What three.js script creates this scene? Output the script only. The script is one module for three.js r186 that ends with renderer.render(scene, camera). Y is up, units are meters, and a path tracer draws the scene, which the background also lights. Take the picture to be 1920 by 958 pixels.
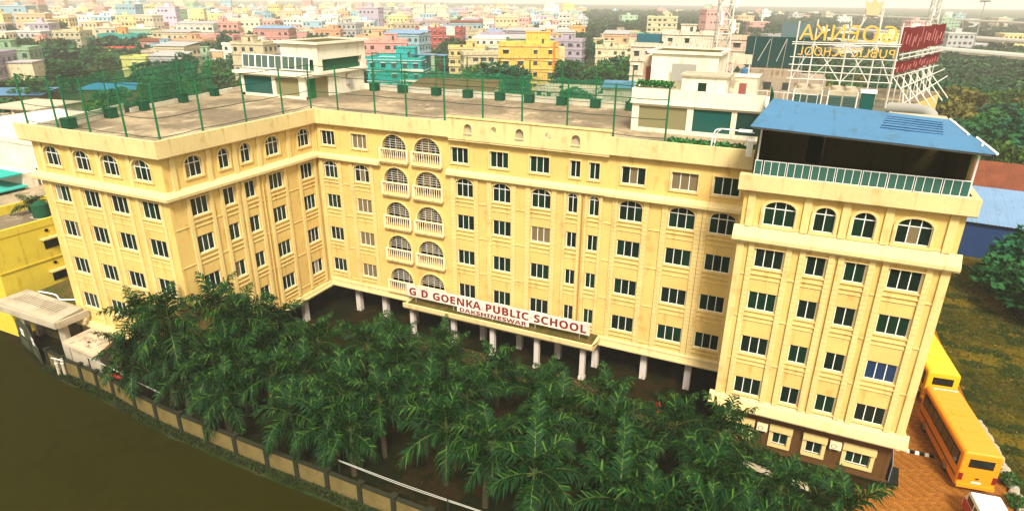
import * as THREE from 'three';
import { mergeGeometries, mergeVertices } from 'three/addons/utils/BufferGeometryUtils.js';
import { FontLoader } from 'three/addons/loaders/FontLoader.js';
import { TextGeometry } from 'three/addons/geometries/TextGeometry.js';
import { MarchingCubes } from 'three/addons/objects/MarchingCubes.js';

// ------------------------------------------------------------------ camera, sky, sun, exposure
const scene = new THREE.Scene();
const camera = new THREE.PerspectiveCamera(43.642, 1920 / 958, 0.5, 9000);
camera.position.set(41.709, 30.201, 46.428);
camera.rotation.order = 'YXZ';
camera.rotation.set(-0.3831, 0.4299, 0.0089);
const renderer = new THREE.WebGLRenderer();
renderer.toneMapping = THREE.LinearToneMapping;
renderer.toneMappingExposure = 2.5;
renderer.shadowMap.enabled = true;
const sunDir = new THREE.Vector3(0.32, 0.72, 0.61).normalize();
{
  // hazy, evenly overcast warm sky, a little brighter round the veiled sun
  const W = 256, H = 128, data = new Float32Array(W * H * 4), d = new THREE.Vector3();
  for (let j = 0; j < H; j++) for (let i = 0; i < W; i++) {
    const phi = (i + 0.5) / W * Math.PI * 2 - Math.PI, th = ((j + 0.5) / H - 0.5) * Math.PI;
    d.set(Math.cos(th) * Math.cos(phi), Math.sin(th), Math.cos(th) * Math.sin(phi));
    const up = Math.max(0, d.y), s = Math.max(0, d.dot(sunDir)), g = 0.16 * s ** 4 + 0.25 * s ** 24;
    const b = 0.51 + 0.06 * up + g, o = (j * W + i) * 4;
    data[o] = b * 1.0; data[o + 1] = b * (0.935 - 0.02 * (1 - up)); data[o + 2] = b * (0.80 - 0.06 * (1 - up)); data[o + 3] = 1;
  }
  const sky = new THREE.DataTexture(data, W, H, THREE.RGBAFormat, THREE.FloatType);
  sky.mapping = THREE.EquirectangularReflectionMapping; sky.magFilter = THREE.LinearFilter; sky.minFilter = THREE.LinearFilter; sky.needsUpdate = true;
  scene.background = sky; scene.environment = sky;
}
const sun = new THREE.DirectionalLight(new THREE.Color(1, 0.93, 0.80), 2.5);
sun.position.copy(sunDir).multiplyScalar(200).add(new THREE.Vector3(20, 0, 0)); sun.target.position.set(20, 0, 0);
sun.castShadow = true; sun.shadow.radius = 24; sun.shadow.mapSize.set(4096, 4096);
Object.assign(sun.shadow.camera, { left: -120, right: 120, top: 120, bottom: -120, near: 10, far: 600 });
scene.add(sun, sun.target);
scene.fog = new THREE.FogExp2(new THREE.Color(1.0, 0.955, 0.88), 0.00036);

// ------------------------------------------------------------------ helpers
let seed = 7;
function rng(s) { let a = s >>> 0; return () => { a = (a + 0x6D2B79F5) | 0; let t = Math.imul(a ^ (a >>> 15), 1 | a); t = (t + Math.imul(t ^ (t >>> 7), 61 | t)) ^ t; return ((t ^ (t >>> 14)) >>> 0) / 4294967296; }; }
const R0 = rng(11), rr = (a, b, r = R0) => a + (b - a) * r(), pick = (a, r = R0) => a[Math.floor(r() * a.length)];
const V3 = (x, y, z) => new THREE.Vector3(x, y, z);
const rgb = (r, g, b) => new THREE.Color().setRGB(r, g, b);
const names = new Map();
function numbered(n) { const k = names.get(n) ?? 0; names.set(n, k + 1); return k ? `${n}_${String(k).padStart(3, '0')}` : n; }
function boxG(x0, x1, y0, y1, z0, z1) {
  const P = [], N = [], U = [], I = [];
  const face = (a, b, c, d, n, f) => { const o = P.length / 3; for (const p of [a, b, c, d]) { P.push(...p); N.push(...n); U.push(...f(p)); } I.push(o, o + 1, o + 2, o, o + 2, o + 3); };
  const zy = p => [p[2], p[1]], xz = p => [p[0], p[2]], xy = p => [p[0], p[1]];
  face([x1, y0, z1], [x1, y0, z0], [x1, y1, z0], [x1, y1, z1], [1, 0, 0], zy); face([x0, y0, z0], [x0, y0, z1], [x0, y1, z1], [x0, y1, z0], [-1, 0, 0], zy);
  face([x0, y1, z1], [x1, y1, z1], [x1, y1, z0], [x0, y1, z0], [0, 1, 0], xz); face([x0, y0, z0], [x1, y0, z0], [x1, y0, z1], [x0, y0, z1], [0, -1, 0], xz);
  face([x0, y0, z1], [x1, y0, z1], [x1, y1, z1], [x0, y1, z1], [0, 0, 1], xy); face([x1, y0, z0], [x0, y0, z0], [x0, y1, z0], [x1, y1, z0], [0, 0, -1], xy);
  return raw(P, N, U, I);
}
function raw(P, N, U, I, C) {
  const g = new THREE.BufferGeometry();
  g.setAttribute('position', new THREE.Float32BufferAttribute(P, 3));
  if (N) g.setAttribute('normal', new THREE.Float32BufferAttribute(N, 3));
  g.setAttribute('uv', new THREE.Float32BufferAttribute(U, 2));
  if (C) g.setAttribute('color', new THREE.Float32BufferAttribute(C, 3));
  if (I) g.setIndex(I);
  if (!N) g.computeVertexNormals();
  return g;
}
function boxC(cx, cy, cz, w, h, d) { return boxG(cx - w / 2, cx + w / 2, cy - h / 2, cy + h / 2, cz - d / 2, cz + d / 2); }
function merge(l) { return l.length === 1 ? l[0] : mergeGeometries(l.map(g => { let q = g.index ? g.toNonIndexed() : g; for (const k of Object.keys(q.attributes)) if (!['position', 'normal', 'uv', 'color'].includes(k)) q.deleteAttribute(k); return q; }), false); }
function paint(g, c) { const n = g.attributes.position.count, a = new Float32Array(n * 3); for (let i = 0; i < n; i++) { a[3 * i] = c.r; a[3 * i + 1] = c.g; a[3 * i + 2] = c.b; } g.setAttribute('color', new THREE.BufferAttribute(a, 3)); return g; }
function barG(a, b, r, n = 6) { // round bar between two points
  const d = b.clone().sub(a), L = d.length(), g = new THREE.CylinderGeometry(r, r, L, n, 1);
  g.translate(0, L / 2, 0); g.applyQuaternion(new THREE.Quaternion().setFromUnitVectors(V3(0, 1, 0), d.normalize())); g.translate(a.x, a.y, a.z); return g;
}
function tubeG(pts, r, n = 6, seg = 0) { return new THREE.TubeGeometry(new THREE.CatmullRomCurve3(pts), seg || pts.length * 4, r, n, false); }
function polyG(pts, y0, y1) { // vertical prism over a ground polygon [x,z]
  const s = new THREE.Shape(pts.map(p => new THREE.Vector2(p[0], -p[1])));
  const g = new THREE.ExtrudeGeometry(s, { depth: y1 - y0, bevelEnabled: false }); g.rotateX(-Math.PI / 2); g.translate(0, y0, 0); return g;
}
function sheetG(pts, y) { const g = new THREE.ShapeGeometry(new THREE.Shape(pts.map(p => new THREE.Vector2(p[0], -p[1])))); g.rotateX(-Math.PI / 2); g.translate(0, y, 0); return g; }
function mesh(name, g, m, parent = scene, top = parent === scene) {
  const o = new THREE.Mesh(g, m); o.name = top ? numbered(name) : name; o.castShadow = o.receiveShadow = true; parent.add(o); return o;
}
const part = (name, g, m, parent) => mesh(name, g, m, parent, false);
function tag(o, label, category, group, kind) { o.userData = {}; if (label) o.userData.label = label; if (category) o.userData.category = category; if (group) o.userData.group = group; if (kind) o.userData.kind = kind; return o; }
function thing(name, label, category, pos = [0, 0, 0], turn = 0, group) {
  const o = new THREE.Group(); o.name = numbered(name); o.position.set(...pos); o.rotation.y = turn; scene.add(o); return tag(o, label, category, group);
}
const struct = (name, g, m) => { const o = mesh(name, g, m); o.userData = { kind: 'structure' }; return o; };

// ------------------------------------------------------------------ procedural textures
const TX = {};
function tnoise(per, s) { // periodic value noise lattice
  const r = rng(s), t = new Float32Array(per * per); for (let i = 0; i < t.length; i++) t[i] = r();
  return (x, y) => { x *= per; y *= per; const xi = Math.floor(x), yi = Math.floor(y); let fx = x - xi, fy = y - yi; fx = fx * fx * (3 - 2 * fx); fy = fy * fy * (3 - 2 * fy);
    const w = (a, b) => t[((b % per) + per) % per * per + ((a % per) + per) % per];
    return (w(xi, yi) * (1 - fx) + w(xi + 1, yi) * fx) * (1 - fy) + (w(xi, yi + 1) * (1 - fx) + w(xi + 1, yi + 1) * fx) * fy; };
}
function fbm(s, per = 4, oct = 5) { const n = []; for (let i = 0; i < oct; i++) n.push(tnoise(per << i, s + i)); return (x, y) => { let v = 0, a = 0.5, t = 0; for (const f of n) { v += a * f(x, y); t += a; a *= 0.55; } return v / t; }; }
function tex(size, f, metres, srgb = true) {
  const d = new Uint8Array(size * size * 4);
  for (let j = 0; j < size; j++) for (let i = 0; i < size; i++) { const c = f(i / size, j / size), o = (j * size + i) * 4; for (let k = 0; k < 3; k++) d[o + k] = Math.max(0, Math.min(255, (Array.isArray(c) ? c[k] : c) * 255)); d[o + 3] = 255; }
  const t = new THREE.DataTexture(d, size, size); t.wrapS = t.wrapT = THREE.RepeatWrapping; t.magFilter = THREE.LinearFilter; t.minFilter = THREE.LinearMipmapLinearFilter; t.generateMipmaps = true;
  if (srgb) t.colorSpace = THREE.SRGBColorSpace; t.repeat.set(1 / metres, 1 / metres); t.needsUpdate = true; return t;
}
const mix = (a, b, t) => a + (b - a) * t, clamp = (x, a = 0, b = 1) => Math.max(a, Math.min(b, x)), sstep = (a, b, x) => { x = clamp((x - a) / (b - a)); return x * x * (3 - 2 * x); };
const mixc = (a, b, t) => [mix(a[0], b[0], t), mix(a[1], b[1], t), mix(a[2], b[2], t)];
{
  const a = fbm(21, 3, 6), b = fbm(31, 8, 5), s1 = fbm(41, 24, 2), grain = fbm(51, 64, 2);
  // painted plaster: faint patches, rain streaks, fine grain
  TX.plaster = tex(512, (u, v) => { const st = s1(u, v * 0.12), p = a(u, v), k = sstep(0.55, 0.8, st) * sstep(0.35, 0.7, b(u, v)); const w = 0.90 + 0.12 * (p - 0.5) + 0.05 * (grain(u, v) - 0.5); return [w - 0.08 * k, w - 0.105 * k, w - 0.14 * k]; }, 7);
  TX.dirtyWhite = tex(512, (u, v) => { const st = s1(u, v * 0.15), p = a(u, v), k = sstep(0.5, 0.78, st) * sstep(0.4, 0.65, b(u, v)); const w = 0.90 + 0.10 * (p - 0.5); return [w - 0.22 * k, w - 0.24 * k, w - 0.27 * k]; }, 6);
  // roof concrete: bleached and stained screed
  TX.screed = tex(1024, (u, v) => { const p = a(u, v), q = b(u, v), g = grain(u, v); let c = mixc([0.50, 0.44, 0.36], [0.70, 0.62, 0.50], sstep(0.35, 0.65, p)); c = mixc(c, [0.38, 0.33, 0.26], 0.35 * sstep(0.58, 0.72, q)); c = mixc(c, [0.85, 0.78, 0.66], 0.5 * sstep(0.66, 0.74, fbmS(u, v))); return c.map(x => x + 0.10 * (g - 0.5)); }, 16);
  function fbmS(u, v) { return b(u + 0.37, v * 0.5 + 0.11); }
  TX.soil = tex(1024, (u, v) => { const p = a(u, v), q = b(u, v), g = grain(u, v); let c = mixc([0.30, 0.25, 0.10], [0.46, 0.38, 0.19], p); c = mixc(c, [0.20, 0.25, 0.06], sstep(0.45, 0.65, q)); return c.map(x => x * (0.75 + 0.5 * g)); }, 9);
  TX.grass = tex(1024, (u, v) => { const p = a(u, v), q = b(u, v), g = grain(u, v); let c = mixc([0.26, 0.27, 0.05], [0.44, 0.40, 0.10], sstep(0.35, 0.65, p)); c = mixc(c, [0.16, 0.23, 0.05], sstep(0.48, 0.66, q)); c = mixc(c, [0.60, 0.50, 0.28], 0.8 * sstep(0.72, 0.80, b(u * 2 + 0.3, v * 2))); return c.map(x => x * (0.70 + 0.6 * g)); }, 13);
  TX.mud = tex(1024, (u, v) => { const p = a(u, v), q = b(u, v), g = grain(u, v); let c = mixc([0.232, 0.222, 0.055], [0.252, 0.242, 0.070], p); c = mixc(c, [0.205, 0.21, 0.05], 0.5 * sstep(0.6, 0.75, q)); return c.map(x => x * (0.95 + 0.10 * g)); }, 22);
  TX.leafGround = tex(512, (u, v) => { const p = b(u, v), g = grain(u, v); const c = mixc([0.14, 0.22, 0.12], [0.34, 0.38, 0.24], p); return c.map(x => x * (0.7 + 0.6 * g)); }, 40);
  // interlocking block paving, each block about 0.2 m
  TX.paving = tex(1024, (u, v) => { const n = 20, r = Math.floor(v * n), ph = (r % 2) * 0.5, x = u * n / 2 + ph, fx = x - Math.floor(x), fy = v * n - r, id = ((Math.floor(x) % (n / 2)) * 31 + r * 17) % 97 / 97; const j = (fx < 0.05 || fx > 0.95 || fy < 0.09 || fy > 0.91) ? 0.72 : 1; const p = b(u, v); const c = mixc([0.58, 0.38, 0.15], [0.76, 0.54, 0.25], clamp(id * 0.7 + p * 0.5 - 0.1)); return c.map(x => x * j * (0.85 + 0.3 * grain(u, v))); }, 3);
  TX.cobble = tex(512, (u, v) => { const n = 14; let best = 9, id = 0; const r = (i, j) => { const q = Math.sin((((i % n) + n) % n) * 12.98 + (((j % n) + n) % n) * 78.23) * 43758.5; return q - Math.floor(q); }; const x = u * n, y = v * n; for (let i = -1; i < 2; i++) for (let j = -1; j < 2; j++) { const cx = Math.floor(x) + i, cy = Math.floor(y) + j, dx = cx + 0.2 + 0.6 * r(cx, cy) - x, dy = cy + 0.2 + 0.6 * r(cy, cx + 5) - y, d = dx * dx + dy * dy; if (d < best) { best = d; id = r(cx + 3, cy); } } const k = sstep(0.28, 0.12, best); return mixc([0.16, 0.15, 0.07], mixc([0.50, 0.44, 0.28], [0.72, 0.64, 0.46], id), k); }, 2.4);
  TX.rust = tex(512, (u, v) => { const p = a(u, v * 0.4), g = grain(u, v); return mixc([0.36, 0.20, 0.14], [0.62, 0.36, 0.24], p).map(x => x * (0.8 + 0.4 * g)); }, 5);
  TX.moss = tex(512, (u, v) => { const p = a(u, v), q = b(u, v), g = grain(u, v); return mixc(mixc([0.30, 0.26, 0.12], [0.48, 0.40, 0.24], p), [0.26, 0.30, 0.10], 0.7 * sstep(0.5, 0.7, q)).map(x => x * (0.7 + 0.6 * g)); }, 5);
  TX.stain = tex(512, (u, v) => { const p = a(u, v), q = b(u, v); return mixc([0.94, 0.94, 0.93], [0.76, 0.75, 0.72], sstep(0.45, 0.8, q) * 0.6 + 0.3 * p); }, 8);
}
const M = {};
function mat(name, color, o = {}) { const m = new THREE.MeshPhysicalMaterial({ color, roughness: 0.85, metalness: 0, side: THREE.DoubleSide, specularIntensity: (o.roughness ?? 0.85) > 0.55 ? 0.2 : 1, ...o }); m.name = name; M[name] = m; return m; }
const bumpOf = (t, s) => ({ bumpMap: t, bumpScale: s });
mat('wall', rgb(0.80, 0.555, 0.18), { map: TX.plaster }); mat('trim', rgb(0.84, 0.63, 0.26), { map: TX.plaster });
mat('fascia', rgb(0.85, 0.67, 0.32), { map: TX.plaster });
mat('brown', rgb(0.13, 0.062, 0.02), { map: TX.plaster, roughness: 0.7 });
mat('roomWhite', rgb(0.84, 0.79, 0.62), { map: TX.plaster }); mat('screed', rgb(0.78, 0.80, 0.80), { map: TX.screed, roughness: 0.95 });
mat('frame', rgb(0.80, 0.79, 0.74), { roughness: 0.45 });
mat('paneDark', rgb(0.005, 0.014, 0.009), { roughness: 0.12, specularIntensity: 0.55 }); mat('paneGreen', rgb(0.005, 0.024, 0.012), { roughness: 0.10, specularIntensity: 0.55 }); mat('paneTeal', rgb(0.010, 0.075, 0.065), { roughness: 0.15 });
mat('paneCurtain', rgb(0.16, 0.12, 0.06), { roughness: 0.35 }); mat('paneBlue', rgb(0.006, 0.032, 0.085), { roughness: 0.2 }); mat('panePale', rgb(0.22, 0.22, 0.17), { roughness: 0.25 });
mat('grille', rgb(0.62, 0.60, 0.52), { roughness: 0.5 }); mat('interior', rgb(0.36, 0.31, 0.22)); mat('column', rgb(0.78, 0.68, 0.60), { map: TX.dirtyWhite });
mat('baluster', rgb(0.85, 0.68, 0.42)); mat('moss', rgb(0.8, 0.8, 0.8), { map: TX.moss });
mat('signWhite', rgb(0.82, 0.76, 0.68), { map: TX.stain }); mat('signRed', rgb(0.20, 0.016, 0.014), { roughness: 0.6 });
mat('green', rgb(0.012, 0.12, 0.045), { roughness: 0.6 }); mat('greenDark', rgb(0.010, 0.065, 0.032), { roughness: 0.8 });
mat('net', rgb(0.008, 0.16, 0.07), { transparent: true, opacity: 0.42, roughness: 1 });
mat('cable', rgb(0.02, 0.05, 0.03)); mat('steel', rgb(0.62, 0.60, 0.53), { roughness: 0.5, metalness: 0.2 }); mat('dark', rgb(0.012, 0.013, 0.010)); mat('grey', rgb(0.28, 0.27, 0.24));
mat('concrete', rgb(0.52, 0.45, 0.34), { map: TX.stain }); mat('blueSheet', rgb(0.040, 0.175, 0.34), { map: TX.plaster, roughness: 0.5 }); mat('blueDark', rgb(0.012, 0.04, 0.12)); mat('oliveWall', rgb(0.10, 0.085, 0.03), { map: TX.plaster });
mat('gold', rgb(0.66, 0.38, 0.06), { roughness: 0.5 }); mat('redBoard', rgb(0.15, 0.013, 0.013), { roughness: 0.6 }); mat('white', rgb(0.80, 0.78, 0.72), { roughness: 0.6 });
mat('yellowWall', rgb(0.76, 0.60, 0.065), { map: TX.plaster }); mat('vc', rgb(1, 1, 1), { vertexColors: true, map: TX.dirtyWhite }); mat('vcPlain', rgb(1, 1, 1), { vertexColors: true });
mat('houseGlass', rgb(0.035, 0.045, 0.04), { roughness: 0.3 }); mat('black', rgb(0.010, 0.010, 0.010), { roughness: 0.6 });
// ------------------------------------------------------------------ ground and setting
struct('ground', sheetG([[-4000, -4000], [3000, -4000], [3000, 400], [-4000, 400]], -0.05), mat('leafGround', rgb(0.34, 0.46, 0.20), { map: TX.leafGround, roughness: 1 }));
struct('courtyard', sheetG([[-30, 19.8], [0, 20.6], [9, 21.0], [36, 21.2], [60, 22], [60, -2], [51, -2], [51, -22], [-30, -22]], 0.0), mat('soil', rgb(0.17, 0.155, 0.075), { map: TX.soil, roughness: 1, ...bumpOf(TX.soil, 0.02) }));
struct('road', sheetG([[-220, 60], [-220, 14.2], [-40, 14.2], [-30, 16.4], [-22, 18.6], [-16, 19.75], [-10.4, 20.6], [-5.8, 21.0], [0.1, 21.7], [8.7, 22.1], [22, 22.2], [40, 22.4], [70, 23], [120, 60]], 0.004), mat('mud', rgb(0.36, 0.37, 0.13), { map: TX.mud, roughness: 1, specularIntensity: 0.05 }));
struct('driveway', sheetG([[46, 30], [47.4, 10.5], [48.6, 6.2], [51.0, 4.9], [51.0, -30], [56.3, -30], [57.3, -8], [57.9, 2], [57.6, 9], [59, 30]], 0.008), mat('paving', rgb(0.66, 0.56, 0.44), { map: TX.paving, roughness: 0.95, ...bumpOf(TX.paving, 0.01) }));
struct('forecourt_paving', sheetG([[29.2, 4.3], [36, 5.2], [36, 3.2], [29.2, 1.6], [10.5, 1.0], [10.5, 3.2]], 0.006), mat('cobble', rgb(0.30, 0.29, 0.22), { map: TX.cobble, roughness: 1, ...bumpOf(TX.cobble, 0.02) }));
struct('garden_path', sheetG([[41.2, 6.9], [45.8, 7.7], [45.8, 6.9], [41.2, 6.2]], 0.012), mat('pathSand', rgb(0.62, 0.52, 0.36), { map: TX.stain, roughness: 1 }));
struct('lawn', sheetG([[56.3, -30], [57.3, -8], [57.9, 2], [57.9, 20], [140, 20], [140, -52], [56.3, -52]], 0.002), mat('grass', rgb(0.62, 0.54, 0.28), { map: TX.grass, roughness: 1, ...bumpOf(TX.grass, 0.05) }));

// ------------------------------------------------------------------ school building
const school = thing('school_building', 'long yellow six storey school building with two wings and arched windows', 'building');
const FM = { p: 0, in: false }, FL = { p: 16.22, in: false }, FR = { p: 5, in: false }, FI = { p: 0, in: true };
const fbox = (f, u0, u1, y0, y1, w0, w1) => f.in ? boxG(f.p + w0, f.p + w1, y0, y1, u0, u1) : boxG(u0, u1, y0, y1, f.p + w0, f.p + w1);
const put = (f, o, u, y, w) => { if (f.in) { o.position.set(f.p + w, y, u); o.rotation.y = Math.PI / 2; } else o.position.set(u, y, f.p + w); return o; };
// outline of an opening, centred on x, y measured from its middle
function outline(w, h, rise, inset = 0, n = 10) {
  const a = w / 2 - inset, y0 = -h / 2 + inset, y1 = h / 2 - inset, pts = [[-a, y0], [a, y0]];
  if (!rise) pts.push([a, y1], [-a, y1]);
  else { const ys = h / 2 - rise, r = rise - inset; for (let i = 0; i <= n; i++) { const t = Math.PI * i / n; pts.push([a * Math.cos(t), ys + r * Math.sin(t)]); } }
  return pts;
}
const V2 = l => l.map(p => new THREE.Vector2(p[0], p[1]));
const shapeOf = (pts, holes = []) => { const s = new THREE.Shape(V2(pts)); for (const h of holes) s.holes.push(new THREE.Path(V2(h))); return s; };
const extr = (s, d, z = 0) => { const g = new THREE.ExtrudeGeometry(s, { depth: d, bevelEnabled: false }); g.translate(0, 0, z); return g; };
const winCache = new Map();
function windowGeo(w, h, rise, n) {
  const key = [w, h, rise, n].join(); if (winCache.has(key)) return winCache.get(key);
  const b = 0.05, panes = [], y0 = -h / 2 + b, ys = rise ? h / 2 - rise - b * 0.6 : h / 2 - b, cw = (w - 2 * b - (n - 1) * b) / n, holes = [];
  for (let i = 0; i < n; i++) {
    const x0 = -w / 2 + b + i * (cw + b), x1 = x0 + cw; holes.push([[x0, y0], [x1, y0], [x1, ys], [x0, ys]]);
    if (rise) {
      const a = w / 2 - b, r = rise - b, yb = ys + b, yt = x => h / 2 - rise + r * Math.sqrt(Math.max(0, 1 - (x / a) ** 2)), top = [];
      for (let k = 0; k <= 5; k++) { const x = x1 + (x0 - x1) * k / 5; top.push([x, Math.max(yb + 0.02, yt(x))]); }
      holes.push([[x0, yb], [x1, yb], ...top]);
    }
  }
  const g = { frame: extr(shapeOf(outline(w, h, rise), holes), 0.07, -0.035), panes: holes.map(q => extr(shapeOf(q), 0.012, -0.006)), sill: boxG(-w / 2 - 0.1, w / 2 + 0.1, -h / 2 - 0.11, -h / 2 - 0.002, -0.05, 0.24) };
  winCache.set(key, g); return g;
}
const R1 = rng(77);
const paneFor = () => { const t = R1(); return t < 0.52 ? M.paneDark : t < 0.95 ? M.paneGreen : t < 0.985 ? M.paneCurtain : M.panePale; };
function addWindow(f, u, y, w, h, rise, n, o = {}) {
  const g = windowGeo(w, h, rise, n), win = put(f, part('window', g.frame, M.frame, school), u, y, -0.13);
  const base = o.pane ?? (o.curtain ? M.paneCurtain : null);
  g.panes.forEach((q, i) => part('pane', q, base ?? paneFor(), win));
  if (o.sill !== false) part('sill', g.sill, M.trim, win);
  if (o.hood) part('hood', boxG(-w / 2 - 0.08, w / 2 + 0.08, h / 2 + 0.02, h / 2 + 0.10, 0, 0.26), M.trim, win);
  if (o.surround) { const s = o.surround; part('surround', extr(shapeOf(outline(w + 2 * s, h + 2 * s, rise ? rise + s * 0.9 : 0), [outline(w, h, rise)]), 0.12, 0.125), M.trim, win); }
  win.userData.hole = undefined; delete win.userData.hole;
  (f.holes ??= []).push({ u, y, w, h, rise }); return win;
}
function wallMesh(f, u0, u1, y0, y1, material = M.wall, t = 0.28) {
  const hs = f.holes.filter(q => q.u > u0 && q.u < u1 && q.y > y0 && q.y < y1).map(q => outline(q.w, q.h, q.rise).map(p => [(f.in ? -1 : 1) * (q.u) + p[0], p[1] + q.y]));
  const a = f.in ? -u1 : u0, b = f.in ? -u0 : u1;
  const g = extr(shapeOf([[a, y0], [b, y0], [b, y1], [a, y1]], hs), t, -t);
  const o = part('wall', g, material, school); if (f.in) { o.rotation.y = Math.PI / 2; o.position.x = f.p; } else o.position.z = f.p; return o;
}
const ledge = (f, u0, u1, y, w = 0.10, h = 0.09) => part('ledge', fbox(f, u0, u1, y - h / 2, y + h / 2, 0.001, w), M.trim, school);
function pilaster(f, u0, u1, y0, y1, w = 0.13, rustic = true) { // stacked quoin blocks with open joints
  const l = [fbox(f, u0 + 0.015, u1 - 0.015, y0, y1, 0.0012, w - 0.03)], n = Math.max(1, Math.round((y1 - y0) / 0.34)), s = (y1 - y0) / n;
  if (rustic) for (let i = 0; i < n; i++) l.push(fbox(f, u0, u1, y0 + i * s + 0.016, y0 + (i + 1) * s - 0.016, 0.002, w)); else l.push(fbox(f, u0, u1, y0, y1, 0.002, w));
  return part('pilaster', merge(l), M.trim, school);
}
// moulded cornice with a profile swept along a face: list of [y, w]
function corniceG(f, u0, u1, prof) {
  const l = []; for (let i = 0; i + 1 < prof.length; i++) { const [ya, wa] = prof[i], [yb, wb] = prof[i + 1], P = [], U = []; const p = (u, y, w) => f.in ? [f.p + w, y, u] : [u, y, f.p + w];
    P.push(...p(u0, ya, wa), ...p(u1, ya, wa), ...p(u1, yb, wb), ...p(u0, yb, wb)); const L = Math.hypot(yb - ya, wb - wa); U.push(u0, ya, u1, ya, u1, ya + L, u0, ya + L); l.push(raw(P, null, U, [0, 1, 2, 0, 2, 3])); }
  for (const u of [u0, u1]) { const P = [], U = [], I = []; const p = (y, w) => f.in ? [f.p + w, y, u] : [u, y, f.p + w]; prof.forEach(([y, w], i) => { P.push(...p(y, w)); U.push(w, y); if (i > 1) I.push(0, i - 1, i); }); l.push(raw(P, null, U, I)); }
  return merge(l);
}
const belt = (f, u0, u1, y0, y1, w) => part('cornice', corniceG(f, u0, u1, [[y0, 0], [y0, w * 0.55], [y0 + 0.12, w * 0.6], [y0 + 0.14, w], [y0 + 0.34, w], [y0 + 0.36, w * 0.85], [y1, 0.05], [y1, 0]]), M.fascia, school);

// ---- main range: columns of windows, five storeys over an open ground floor
const rowY = { 5: 17.86, 4: 15.06, 3: 11.92, 2: 8.60, 1: 5.30 };
const mainCols = [[1.47, 1.62, 3, 1.5], [5.06, 1.7, 3, 5.05], [15.9, 1.68, 3, 15.47], [19.42, 1.7, 3, 19.19], [23.0, 1.72, 3, 22.79], [25.72, 0.86, 2, 25.82], [27.51, 0.86, 2, 27.39], [30.47, 1.85, 3, 30.45], [34.36, 1.95, 3, 34.27], [37.3, 1.85, 3, 37.25]];
for (const [u, w, n, u5] of mainCols) {
  for (let k = 1; k <= 3; k++) addWindow(FM, u, rowY[k], w, 1.36, 0, n, { curtain: (u === 5.06 && k < 4) || (u === 23.0 && k === 3) });
  addWindow(FM, u, rowY[4], w, 1.66, w > 1 ? 0.5 : 0.36, n, { surround: 0.07 });
  addWindow(FM, u5, u < 8 ? 18.05 : rowY[5], w, 1.36, 0, n, { curtain: u === 5.06 || u === 34.36, surround: 0.12 });
  const e = w / 2 + 0.08, q = w > 1 ? 0.42 : 0.22;
  pilaster(FM, u - e - q, u - e, 3.75, 15.98); pilaster(FM, u + e, u + e + q, 3.75, 15.98);
  for (let k = 1; k <= 4; k++) { const y = rowY[k] - (k === 4 ? 1.22 : 1.12); ledge(FM, u - e, u + e, y); ledge(FM, u - e, u + e, y - 0.42, 0.06, 0.07); }
}
for (const [a, b] of [[2.9, 3.62], [16.9, 18.0], [20.6, 21.6], [28.4, 29.0], [31.95, 32.85], [35.85, 35.9]]) if (b - a > 0.3) for (let k = 1; k <= 4; k++) ledge(FM, a, b, rowY[k] - 1.25, 0.07, 0.08);
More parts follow.
